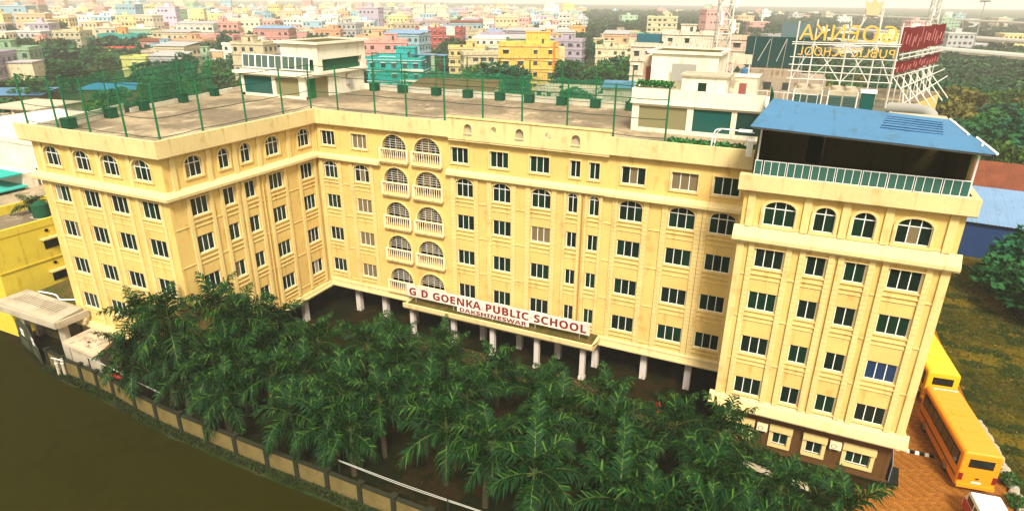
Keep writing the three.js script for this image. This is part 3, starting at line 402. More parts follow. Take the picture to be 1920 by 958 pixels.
// ------------------------------------------------------------------ fence round the roof
{
  const f = thing('rooftop_fence', 'tall green rooftop fence of posts, wires and sagging green netting', 'fence');
  const front = [[-14.85, 16.2, 20.7], [-11.0, 16.2, 20.7], [-7.16, 16.2, 20.7], [-3.1, 16.2, 20.7], [0.28, 16.1, 20.7], [-0.1, 12.1, 20.7], [-0.1, 7.8, 20.7], [-0.2, 3.5, 20.7], [-0.4, -0.3, 20.7], [2.8, -0.2, 20.6], [6.9, -0.2, 20.6], [10.2, -0.2, 20.6], [14.0, -0.2, 20.9], [17.6, -0.2, 20.9], [21.1, -0.2, 20.9], [24.9, -0.2, 20.9], [28.6, -0.2, 20.6], [32.5, -0.2, 20.6]];
  const back = [[-7.2, -19.3], [-3.1, -19.3], [1.6, -19.3], [5.8, -19.3], [9.9, -19.3], [13.5, -19.3], [17.3, -19.3], [21.1, -19.3], [24.9, -19.3]];
  const side = [[-15.6, 12.6], [-17.4, 7.6], [-18.6, 3.4], [-19.6, -2.0], [-20.6, -7.0]];
  const post = new THREE.CylinderGeometry(0.07, 0.08, 1, 7).translate(0, 0.5, 0);
  const mk = ([x, z, y0 = 19.55], top) => { const p = part('post', post, M.green, f); p.position.set(x, y0 - (y0 > 20 ? 1.1 : 0), z); p.scale.y = top - p.position.y; return V3(x, top, z); };
  const line = (list, top, base) => { const P = list.map(q => mk(q, top)); for (let i = 0; i + 1 < P.length; i++) for (const h of [0.25, 1.6, 3.0, top - base - 0.05]) { const a = P[i].clone(), b = P[i + 1].clone(); a.y = b.y = base + h; const m = a.clone().lerp(b, 0.5); m.y -= 0.06; part('wire', tubeG([a, m, b], 0.028, 4, 4), M.cable, f); } return P; };
  line(front, 24.5, 20.6); const B = line(back, 24.1, 19.9), S = line(side, 23.9, 19.9);
  const block = merge([boxC(0, 0.42, 0, 0.95, 0.84, 0.8), boxC(0, 0.88, 0, 1.02, 0.08, 0.86)]);
  for (const [x, z] of [...back, ...side]) part('post_base', block, M.greenDark, f).position.set(x, 19.552, z);
  // netting between posts, hung with folds
  const net = (a, b, y0, y1, k) => { const P = [], U = [], I = [], n = 8; for (let i = 0; i <= n; i++) for (let j = 0; j <= 2; j++) { const t = i / n, v = j / 2; P.push(mix(a.x, b.x, t) + 0.12 * Math.sin(t * 9 + k), mix(y0, y1, v) - (j === 2 ? 0.35 * Math.sin(t * Math.PI) : 0), mix(a.z, b.z, t) + 0.12 * Math.sin(t * 7 + k * 2)); U.push(t, v); if (i < n && j < 2) { const q = i * 3 + j; I.push(q, q + 1, q + 3, q + 1, q + 4, q + 3); } } part('netting', raw(P, null, U, I), M.net, f); };
  for (let i = 0; i + 1 < B.length; i++) net(B[i], B[i + 1], 20.3, 22.6, i);
  for (let i = 0; i + 1 < S.length; i++) net(S[i], S[i + 1], 20.2, 23.9, i + 20);
  const gt = thing('roof_gate', 'narrow green rooftop gate panel at the left end of the blue roof', 'gate', [38.9, 21.9, -7.5], 0.1); for (let i = 0; i < 7; i++) part('bar', boxC(0, 1.0, -2.2 + i * 0.7, 0.05, 2.0, 0.09), M.green, gt); part('rail', boxC(0, 1.95, -0.1, 0.06, 0.08, 4.6), M.green, gt); part('rail', boxC(0, 0.1, -0.1, 0.06, 0.08, 4.6), M.green, gt); part('sheet', boxC(0.03, 1.0, -0.1, 0.02, 1.8, 4.5), M.green, gt);
}
// ------------------------------------------------------------------ blue roofed terrace over the right wing
{
  const t = thing('terrace_shelter', 'blue metal roof over a dark open terrace on top of the right wing', 'roof shelter');
  const FLp = V3(38.75, 23.45, 7), FRp = V3(50.7, 23.02, 7), BL = V3(39.3, 23.9, -2.2), BR = V3(50.05, 23.28, -2.2), n = 9;
  const at = (u, v) => { const a = FLp.clone().lerp(FRp, u), b = BL.clone().lerp(BR, u); return a.lerp(b, v); };
  for (let i = 0; i < n; i++) { // ribbed sheets laid across the slope
    const v0 = i / n, v1 = (i + 1) / n, ribs = 6, P = [], U = [], I = [], ue = v0 < 0.5 ? 1 : 0.995;
    for (let k = 0; k <= ribs * 4; k++) { const v = mix(v0, v1 + 0.004, k / (ribs * 4)), ph = k % 4, h = (ph === 1 || ph === 2 ? 0.022 : 0) + (i % 2) * 0.003; for (let j = 0; j <= 6; j++) { const p = at(j / 6 * ue, v); P.push(p.x, p.y + h + 0.01 * Math.sin(j * 2.1 + i), p.z); U.push(p.x, p.z); if (k < ribs * 4 && j < 6) { const q = k * 7 + j; I.push(q, q + 1, q + 7, q + 1, q + 8, q + 7); } } }
    part('roof_sheet', raw(P, null, U, I), M.blueSheet, t);
  }
  part('verge_strip', merge([barG(at(1, 0).add(V3(0.06, 0.05, 0)), at(1, 0.42).add(V3(0.06, 0.05, 0)), 0.07), barG(at(0.985, 0.5).add(V3(0, 0.05, 0)), at(0.985, 1).add(V3(0, 0.05, 0)), 0.07)]), M.white, t);
  for (let i = 0; i < 6; i++) { const v = 0.40 + i * 0.085; part('lap_strip', barG(at(0.58 + 0.012 * i, v).add(V3(0, 0.035, 0)), at(0.86 + 0.012 * i, v).add(V3(0, 0.035, 0)), 0.035, 5), M.blueDark, t); }
  part('purlin', merge([0.02, 0.3, 0.6, 0.95].map(v => barG(at(0.01, v).add(V3(0, -0.1, 0)), at(0.99, v).add(V3(0, -0.1, 0)), 0.05))), M.grey, t);
  for (const x of [39.3, 50.4]) part('post', boxC(x, 21.65, 5.2, 0.1, 3.3, 0.1), M.steel, t);
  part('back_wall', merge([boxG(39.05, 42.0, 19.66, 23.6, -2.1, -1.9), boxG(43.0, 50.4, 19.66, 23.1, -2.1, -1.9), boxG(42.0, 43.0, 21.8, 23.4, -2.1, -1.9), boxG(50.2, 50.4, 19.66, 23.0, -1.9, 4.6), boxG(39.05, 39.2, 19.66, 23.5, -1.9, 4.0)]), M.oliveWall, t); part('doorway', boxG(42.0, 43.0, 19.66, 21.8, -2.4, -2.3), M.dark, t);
  part('conduit', tubeG([V3(44, 21.9, -1.85), V3(45.4, 21.85, -1.85), V3(45.6, 21.2, -1.85), V3(46.0, 21.2, -1.85), V3(46.2, 21.8, -1.85), V3(48.5, 21.7, -1.85)], 0.03, 5), M.cable, t);
  // glazed balustrade
  const rail = thing('glass_balustrade', 'white framed green glass balustrade along the terrace edge under the blue roof', 'railing', [0, 20.27, 5.35]);
  const pw = 1.3; let x = 39.55;
  const fg = (w, k) => { const l = [boxG(0, w, 0, 0.04, -0.02, 0.02), boxG(0, w, 0.88, 0.92, -0.02, 0.02)]; for (let i = 0; i <= k; i++) { const c = clamp(w * i / k, 0.03, w - 0.03); l.push(boxG(c - 0.016, c + 0.016, 0.04, 0.88, -0.02, 0.02)); } return merge(l); };
  const f3 = fg(pw, 3), f1 = fg(0.45, 1), green = mat('railGlass', rgb(0.035, 0.105, 0.085), { roughness: 0.06 });
  part('frame', f1, M.frame, rail).position.x = 39.2; { const p = part('pane', boxG(0.04, 0.41, 0.06, 0.86, -0.008, 0.008), green, rail); p.position.x = 39.2; }
  x = 39.72; for (let i = 0; i < 8; i++) { const fr = part('frame', f3, M.frame, rail); fr.position.x = x; for (let k = 0; k < 3; k++) part('pane', boxG(pw * k / 3 + 0.03, pw * (k + 1) / 3 - 0.03, 0.06, 0.86, -0.008, 0.008), green, fr); x += pw + 0.04; }
  const sh = thing('white_stanchion', 'white tube frame standing on the roof left of the blue roof', 'frame', [36.6, 19.55, -0.9]); part('tube', tubeG([V3(-0.9, 0.4, 0.3), V3(-0.75, 2.0, 0.1), V3(-0.6, 2.15, 0), V3(1.2, 2.15, 0), V3(1.9, 2.1, 0)], 0.05, 6, 30), M.white, sh); part('tube', tubeG([V3(-0.75, 0.4, -0.2), V3(-0.6, 1.9, -0.25), V3(-0.4, 2.1, -0.3)], 0.05, 6, 12), M.white, sh); part('box', boxC(1.3, 2.2, 0, 0.9, 0.14, 0.4), M.white, sh);
  const ac = thing('air_conditioner', 'outdoor unit on the parapet between main range and right wing', 'air conditioner', [38.55, 20.75, 2.2], 0.1); part('casing', boxG(-0.18, 0.18, 0, 1.0, -0.5, 0.5), M.white, ac); part('side_grille', boxG(0.18, 0.2, 0.1, 0.9, -0.42, 0.42), M.grey, ac);
}
// ------------------------------------------------------------------ plant on the rear roof: chillers, tanks, scaffold
for (const [x, z, lab] of [[41.3, -25, 'left of the two tall louvred chiller units behind the blue roof'], [44.4, -25, 'right of the two tall louvred chiller units behind the blue roof']]) {
  const c = thing('chiller_unit', lab, 'chiller', [x, 19.66, z], 0, 'rooftop chillers');
  part('casing', boxG(-1.3, 1.3, 0.3, 2.5, -1.5, 1.2), M.concrete, c); part('leg_frame', boxG(-1.3, 1.3, 0, 0.3, -1.4, 1.1), M.grey, c);
  for (const s of [-1, 1]) { const p = part('coil_panel', boxG(s * 0.62 - 0.55, s * 0.62 + 0.55, 0.4, 2.1, 1.2, 1.24), mat('coil', rgb(0.06, 0.10, 0.085)), c); for (let k = 0; k < 7; k++) part('louvre', boxG(s * 0.62 - 0.55, s * 0.62 + 0.55, 0.52 + k * 0.22, 0.56 + k * 0.22, 1.24, 1.28), M.paneTeal, p); part('edge_post', boxC(s * 1.27, 1.4, 1.24, 0.08, 2.2, 0.08), M.white, c); }
  for (const [a, b] of [[-0.6, 0.3], [0.6, 0.3], [-0.6, -0.8], [0.6, -0.8]]) part('fan_shroud', new THREE.CylinderGeometry(0.5, 0.52, 0.3, 14).translate(a, 2.65, b), M.concrete, c);
}
{
  const c = thing('equipment_cabinet', 'teal equipment cabinet with white cap beside the chillers', 'cabinet', [46.6, 19.66, -25]); part('casing', boxG(-0.6, 0.6, 0, 2.4, -0.5, 0.5), M.paneTeal, c); part('cap', boxG(-0.7, 0.7, 2.4, 2.65, -0.6, 0.6), M.white, c);
  const w = thing('equipment_cover', 'dark tarpaulin covered plant among the scaffold feet', 'cover', [48.3, 19.66, -14]);
  { const g = new THREE.BoxGeometry(4.4, 1.4, 7, 8, 3, 8); const p = g.attributes.position, n = fbm(91, 5, 3); for (let i = 0; i < p.count; i++) { const k = n(p.getX(i) * 0.1 + 0.5, p.getZ(i) * 0.1 + 0.5) - 0.5; p.setY(i, p.getY(i) + 0.7 + (p.getY(i) > 0 ? k : 0)); p.setX(i, p.getX(i) * (1 - 0.12 * (p.getY(i) > 1 ? 1 : 0))); } g.computeVertexNormals(); part('tarpaulin', g, M.dark, w); }
  const bg = thing('wrapped_bundle', 'long pale wrapped bundle at the back right edge of the blue roof', 'bundle', [48.6, 19.66, -5.2]); { const g = new THREE.CapsuleGeometry(0.75, 3.2, 6, 14); g.rotateZ(Math.PI / 2); const p = g.attributes.position, r = rng(3); for (let i = 0; i < p.count; i++) p.setY(i, p.getY(i) * (1 + 0.25 * Math.sin(p.getX(i) * 6 + p.getZ(i) * 3))); g.computeVertexNormals(); g.translate(0, 2.6, 0); part('wrapping', g, M.concrete, bg); part('trestle', merge([boxC(-1.4, 0.95, 0, 0.1, 1.9, 0.8), boxC(1.4, 0.95, 0, 0.1, 1.9, 0.8)]), M.steel, bg); }
  const tk = thing('duct_bend', 'big grey curved duct at the right edge of the rear roof', 'duct', [50.2, 19.66, -13]); part('duct', tubeG([V3(-2.6, 2.4, -2), V3(-0.8, 2.5, -1), V3(0.2, 2.3, 0), V3(0.3, 0.8, 0.3), V3(0.3, 0, 0.3)], 0.5, 12, 20), M.grey, tk); part('flange', new THREE.TorusGeometry(0.52, 0.06, 6, 16).rotateX(Math.PI / 2).translate(0.3, 0.8, 0.3), M.steel, tk);
  const tube = thing('roof_railing', 'pale pipe railing across the roof between plant room and chillers', 'railing', [39.2, 19.66, -22]); for (let i = 0; i < 5; i++) part('upright', barG(V3(-3 + i * 1.5, 0, 0), V3(-3 + i * 1.5, 2.4, 0), 0.04), M.steel, tube); for (const y of [1.5, 2.35]) part('rail', barG(V3(-3, y, 0), V3(3, y - 0.1, 0), 0.04), M.steel, tube);
}
// sky sign: gold letters seen from behind, and the red boards running back from them
{
  const t = thing('sky_sign', 'white scaffold frame with gold letters and crest, seen from behind', 'rooftop sign', [0, 0, -33]);
  const bars = (name, list, m = M.steel) => list.forEach(([a, b, r = 0.06]) => part(name, barG(V3(...a), V3(...b), r, 5), m, t));
  bars('post', [39.2, 41.0, 44.2, 46.95, 49.0].map((x, i) => [[x, 19.66, 0], [x, [28.2, 28.4, 28.3, 29.6, 28.2][i], 0], 0.085]));
  bars('post', [40.1, 42.6, 45.5, 48].map(x => [[x, 19.66, -2], [x, 24.6, -2], 0.06]));
  bars('rail', [26.05, 25.85, 24.5, 23.7, 23.0, 22.2].map((y, i) => [[38.8, y, 0.05], [49.2, y + 0.05, 0.05], 0.055]));
  bars('brace', [[[39.2, 22, 0], [41, 26, 0]], [[41, 22, 0], [44.2, 26, 0]], [[44.2, 22, 0], [41, 26, 0]], [[44.2, 22, 0], [46.95, 26, 0]], [[46.95, 22, 0], [44.2, 26, 0]], [[49, 22, 0], [46.95, 26, 0]], [[44.4, 26, 0], [46.1, 30.2, 0], 0.09]]);
  // mirrored lettering faces away from us
  const regular = await new FontLoader().loadAsync('fonts/droid/droid_sans_regular.typeface.json');
  for (const [g, x] of lettering('GOENKA', 9.4, 1.6, 0.2, regular)) { const o = part('letter', g, M.gold, t); o.position.set(44.1 - x, 26.3, 0.2); o.rotation.y = Math.PI; }
  for (const [g, x] of lettering('PUBLIC SCHOOL', 9.4, 0.85, 0.15, regular)) { const o = part('letter', g, M.gold, t); o.position.set(44.2 - x, 24.75, 0.2); o.rotation.y = Math.PI; }
  part('crest', extr(shapeOf([[-0.55, 0], [0.55, 0], [0.85, 1.4], [0.4, 1.15], [0, 1.5], [-0.4, 1.15], [-0.85, 1.4]]), 0.2).translate(46.0, 28.9, 0), mat('crestGold', rgb(0.56, 0.42, 0.24)), t);
  bars('crest_arm', [[[45.2, 27.9, 0], [45.5, 31.6, 0]], [[46.9, 27.9, 0], [46.6, 31.6, 0]], [[45.2, 28.8, 0], [46.9, 28.8, 0]]]);
  // red boards
  const b = thing('red_sign_boards', 'two rows of dark red sign boards on slanting white scaffold at roof corner', 'rooftop sign', [49.1, 0, -33.2], Math.atan2(0.95, 0.31));
  const n = 8, L = 20.2, r = rng(17);
  for (let i = 0; i < n; i++) { const x0 = L * i / n + 0.03, x1 = L * (i + 1) / n - 0.03, j = rr(-0.1, 0.1, r); part('board', boxG(x0, x1, 25.3 + j, 27.75 + j, -0.05, 0.05), M.redBoard, b); part('board', boxG(x0, x1, 23.15 + j, 24.35 + j, -0.05, 0.05), M.redBoard, b); }
  mat('streakPale', rgb(0.32, 0.12, 0.11)); for (let i = 0; i < 15; i++) { const x = 0.6 + i * 1.32 + rr(-0.3, 0.3, r), y0 = rr(25.4, 26.3, r), y1 = Math.min(27.6, y0 + rr(0.7, 1.5, r)); part('worn_stroke', barG(V3(x, y0, 0.06), V3(x + rr(0.1, 0.5, r), y1, 0.06), rr(0.05, 0.11, r), 5), M.streakPale, b); const q0 = rr(23.2, 23.6, r); part('worn_stroke', barG(V3(x + 0.3, q0, 0.06), V3(x + 0.55, q0 + 0.55, 0.06), 0.07, 5), M.streakPale, b); }
  const bb = (name, list) => list.forEach(([a, c, q = 0.06]) => part(name, barG(V3(...a), V3(...c), q, 5), M.steel, b));
  bb('rail', [[[0, 25.1, 0.2], [L, 25.0, 0.2], 0.08], [[0, 24.7, 0.3], [L, 24.6, 0.3], 0.08], [[0, 22.9, 0.2], [L, 22.8, 0.2], 0.07], [[0, 21.8, 1.0], [L, 22.4, 1.0], 0.07], [[-2, 20.6, 2.0], [L, 21.6, 1.5], 0.07]]);
  bb('post', [0, 3, 6, 9, 12, 15, 18, 20].map(x => [[x, 19.66, -0.2], [x, 27.6, -0.2], 0.07]));
  bb('brace', [0, 3, 6, 9, 12, 15].map(x => [[x, 22.9, 0], [x - 1.5, 19.7, 3.2]]));
  bb('brace', [0, 3, 6, 9, 12].map(x => [[x, 20.2, 1.5], [x + 3, 22.6, 0.4]]));
}
// ------------------------------------------------------------------ boundary wall along the road
const wallPts = [[-15.4, 19.3], [-12.8, 19.62], [-10.36, 19.66], [-8.08, 19.8], [-5.81, 20.0], [-2.7, 20.42], [0.12, 20.7], [2.95, 20.86], [5.67, 20.92], [8.65, 21.0], [11.64, 21.05], [14.3, 21.05], [16.91, 21.06], [19.6, 21.12], [22.2, 21.14], [24.9, 21.15], [27.6, 21.16], [30.3, 21.2], [33, 21.25], [35.7, 21.3]];
mat('steelDull', rgb(0.42, 0.42, 0.36)); mat('boundary', rgb(0.20, 0.15, 0.055), { map: TX.stain, roughness: 0.95 }); mat('wallDark', rgb(0.022, 0.024, 0.012)); mat('hedge', rgb(0.012, 0.022, 0.008));
{
  const w = thing('boundary_wall', 'long low plastered boundary wall with dark pillars curving beside the road', 'wall');
  for (let i = 0; i < wallPts.length; i++) {
    const [x, z] = wallPts[i]; part('pillar', merge([boxG(x - 0.17, x + 0.17, 0, 1.52, z - 0.17, z + 0.20), boxG(x - 0.21, x + 0.21, 1.52, 1.6, z - 0.21, z + 0.24)]), M.wallDark, w);
    if (i + 1 < wallPts.length) { const [x2, z2] = wallPts[i + 1], L = Math.hypot(x2 - x, z2 - z); const p = part('panel', boxG(0.15, L - 0.15, 0.0, 1.3, -0.09, 0.09), M.boundary, w); p.position.set(x, 0, z); p.rotation.y = -Math.atan2(z2 - z, x2 - x); part('coping', boxG(0.12, L - 0.12, 1.301, 1.40, -0.16, 0.14), M.wallDark, p); }
  }
  const c1 = thing('white_pipe', 'white service pipe on short brackets above the far end of boundary wall', 'pipe'); part('pipe', tubeG([V3(-10.4, 1.72, 18.9), V3(-7, 1.75, 19.2), V3(-3.4, 1.78, 19.65), V3(-0.2, 1.8, 19.95)], 0.045, 6, 20), M.steelDull, c1); for (const [x, z] of [[-10.4, 18.9], [-5.2, 19.4], [-0.2, 19.95]]) part('bracket', boxC(x, 0.86, z, 0.06, 1.72, 0.06), M.wallDark, c1);
  const c2 = thing('cable_run', 'pair of pale cables running above the near end of boundary wall', 'cable'); for (const d of [0, 0.14]) part('cable', tubeG([V3(17.3, 1.85 + d, 20.35 + d * 0.4), V3(22.5, 1.76 + d, 20.4), V3(28, 1.8 + d * 0.6, 20.3), V3(34, 1.85 + d, 20.3)], 0.024, 5, 24), M.steelDull, c2); for (const x of [17.3, 25.6, 34]) part('cable_post', boxC(x, 0.95, 20.35, 0.07, 2.0, 0.07), M.wallDark, c2);
}
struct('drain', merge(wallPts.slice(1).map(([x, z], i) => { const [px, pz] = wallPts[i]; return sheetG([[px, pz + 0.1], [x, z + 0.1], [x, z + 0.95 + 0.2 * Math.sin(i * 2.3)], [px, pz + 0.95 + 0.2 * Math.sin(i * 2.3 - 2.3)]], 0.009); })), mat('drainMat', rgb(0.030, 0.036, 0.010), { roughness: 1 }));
{ // ragged weeds along the foot of the wall and soil line
  const P = [], U = [], C = [], r = rng(29); for (let i = 0; i < 5200; i++) { const k = Math.floor(rr(0, wallPts.length - 1, r)), t = r(), x = mix(wallPts[k][0], wallPts[k + 1][0], t), z = mix(wallPts[k][1], wallPts[k + 1][1], t) + (0.2 + 0.75 * r() ** 0.8), h = rr(0.06, 0.30, r), a = rr(0, 6.3, r), w = 0.06, q = rr(0.5, 1.4, r); P.push(x - w * Math.cos(a), 0, z - w * Math.sin(a), x + w * Math.cos(a), 0, z + w * Math.sin(a), x + rr(-0.1, 0.1, r), h, z + rr(-0.1, 0.1, r)); U.push(0, 0, 1, 0, 0.5, 1); for (let j = 0; j < 3; j++) C.push(0.020 * q, 0.034 * q, 0.008 * q); }
  tag(mesh('weeds', raw(P, null, U, null, C), M.leafVC), 'fringe of dark weeds along the foot of the boundary wall', 'weeds', null, 'stuff');
  const P2 = [], U2 = [], C2 = [], r2 = rng(39); for (let i = 0; i < 16000; i++) { const x = rr(57.6, 82, r2), z = rr(-44, 8, r2); if (x < 58 + Math.max(0, -z - 8) * -0.03) continue; const h = rr(0.05, 0.22, r2), a = rr(0, 6.3, r2), w = 0.07, q = rr(0.6, 1.3, r2), dry = r2() < 0.35; P2.push(x - w * Math.cos(a), 0.003, z - w * Math.sin(a), x + w * Math.cos(a), 0.003, z + w * Math.sin(a), x + rr(-0.12, 0.12, r2), h, z + rr(-0.12, 0.12, r2)); U2.push(0, 0, 1, 0, 0.5, 1); for (let j = 0; j < 3; j++) dry ? C2.push(0.11 * q, 0.08 * q, 0.022 * q) : C2.push(0.058 * q, 0.06 * q, 0.012 * q); }
  tag(mesh('lawn_grass', raw(P2, null, U2, null, C2), M.leafVC), 'rough grass blades over the lawn beside the driveway', 'grass', null, 'stuff');
}
// ------------------------------------------------------------------ gatehouse, gate and hut at the far end of the wall
{
  const g = thing('gatehouse', 'concrete gatehouse canopy with slatted openings in its flat roof', 'gatehouse', [0, 0, 0]);
  const slots = []; for (let i = 0; i < 15; i++) { const x = -21.2 + i * 0.42; slots.push([[x, -17.95], [x + 0.17, -17.95], [x + 0.17 - 0.1, -16.75], [x - 0.1, -16.75]]); }
  { const s = shapeOf([[-22.3, -18.95], [-13.3, -19.1], [-13.9, -16.4], [-22.3, -16.1]], slots), e = new THREE.ExtrudeGeometry(s, { depth: 0.3, bevelEnabled: false }); e.rotateX(-Math.PI / 2); e.translate(0, 4.2, 0); part('roof_slab', e, M.concrete, g); }
  part('fascia', merge([boxG(-22.4, -13.2, 3.9, 4.5, 19.08, 19.3), boxG(-13.25, -13.05, 3.9, 4.5, 16.4, 19.08)]), M.concrete, g);
  for (const [x, z, w] of [[-14.2, 18.2, 0.9], [-21.6, 17.4, 0.5], [-21.6, 16.5, 0.4], [-17.6, 16.6, 0.4]]) part('pier', boxC(x, 2.0, z, w, 4.0, 0.4), M.concrete, g);
  part('back_wall', boxG(-21.6, -15.2, 0, 4.1, 16.15, 16.3), M.oliveWall, g);
  part('upper_deck', polyG([[-21, 16.0], [-15.6, 16.0], [-15.3, 13.5], [-18.5, 12.0], [-21.2, 13]], 4.3, 4.5), M.moss, g);
  part('pipe', tubeG([V3(-20.6, 4.62, 16.1), V3(-18.4, 4.62, 15.9), V3(-17, 4.62, 16.3), V3(-15.6, 4.62, 15.6)], 0.07, 6, 20), M.white, g);
  // sheet metal gate leaves with curved tops
  for (const [x, turn, lab] of [[-21.2, -0.22, 'left leaf'], [-18.5, -0.30, 'right leaf']]) {
    const t = thing('metal_gate', `dark green sheet metal gate with curved top, ${lab}`, 'gate', [x, 0.02, 18.3 + (x > -20 ? 0.55 : 0)], turn, 'gate leaves under the gatehouse');
    const top = x > -20 ? [[2.6, 1.5], [2.2, 1.55], [1.6, 1.75], [1.0, 2.2], [0.5, 2.6], [0, 2.8]] : [[2.6, 2.8], [2.0, 2.95], [1.3, 3.0], [0.6, 2.85], [0, 2.5]];
    part('leaf', extr(shapeOf([[0, 0], [2.6, 0], ...top]), 0.06, 0), mat('gateGreen', rgb(0.055, 0.06, 0.035)), t); part('frame', merge([boxG(0, 2.6, 0.05, 0.15, 0.061, 0.1), boxG(0, 2.6, 1.2, 1.3, 0.061, 0.1), boxG(0, 0.08, 0.16, 1.19, 0.061, 0.1), boxG(2.52, 2.6, 0.16, 1.19, 0.061, 0.1)]), M.wallDark, t); const nt = part('notice', boxG(1.0, 1.7, 1.4, 2.1, 0.065, 0.08), M.white, t); part('notice_mark', boxG(1.2, 1.5, 1.6, 1.9, 0.081, 0.086), M.grey, nt);
  }
  const p = thing('stacked_posts', 'two pale tube bundles standing at the road side by the gate', 'posts', [-12.9, 0, 20.1], 0.2); for (const [a, b] of [[0, 0], [0.5, -0.1]]) { part('tube', new THREE.CylinderGeometry(0.12, 0.13, 1.6, 10).translate(a, 0.8, b), M.concrete, p); part('band', new THREE.CylinderGeometry(0.15, 0.15, 0.1, 10).translate(a, 1.2, b), M.white, p); } part('cross_bar', barG(V3(-0.4, 1.62, 0), V3(0.8, 1.5, 0), 0.04), M.white, p);
  const h = thing('guard_hut', 'low hut with weathered pink concrete roof between gatehouse and palms', 'hut', [0, 0, 0]);
  { const gg = polyG([[-13, 19.2], [-8.1, 19.55], [-9.6, 16.5], [-13.1, 16.45]], 2.5, 2.75); part('roof_slab', gg, mat('hutRoof', rgb(0.66, 0.50, 0.36), { map: TX.moss.clone() }), h); M.hutRoof.map = TX.stain; }
  part('wall', merge([boxG(-12.7, -8.9, 0, 2.5, 18.7, 18.85), boxG(-12.7, -12.55, 0, 2.5, 16.7, 18.7), boxG(-9.6, -9.45, 0, 2.5, 16.9, 18.7)]), M.concrete, h); { const r = rng(4), l = []; for (let i = 0; i < 26; i++) l.push(boxC(rr(-12.6, -9.6, r), 2.8, rr(16.8, 19, r), rr(0.1, 0.5, r), 0.08, rr(0.1, 0.4, r))); const d = part('roof_debris', merge(l), M.concrete, h); d.userData.kind = 'stuff'; }
  const rs = thing('red_scooter', 'red motor scooter parked by the wall beside the guard hut', 'scooter', [-7.6, 0, 18.6], 0.5);
  part('body', merge([extr(shapeOf([[-0.75, 0.35], [-0.2, 0.3], [0.45, 0.32], [0.6, 0.9], [0.5, 0.95], [0.3, 0.45], [-0.1, 0.45], [-0.25, 0.75], [-0.85, 0.78]]), 0.3, -0.15)]), mat('scooterRed', rgb(0.45, 0.03, 0.03), { roughness: 0.35 }), rs); part('seat', boxC(-0.5, 0.82, 0, 0.65, 0.1, 0.28), M.black, rs); for (const x of [-0.6, 0.68]) part('wheel', new THREE.TorusGeometry(0.2, 0.06, 8, 18).translate(x, 0.26, 0), M.black, rs); part('handlebar', barG(V3(0.5, 1.0, -0.32), V3(0.5, 1.0, 0.32), 0.025), M.black, rs); part('fork', barG(V3(0.68, 0.26, 0), V3(0.5, 1.0, 0), 0.03), M.grey, rs);
}
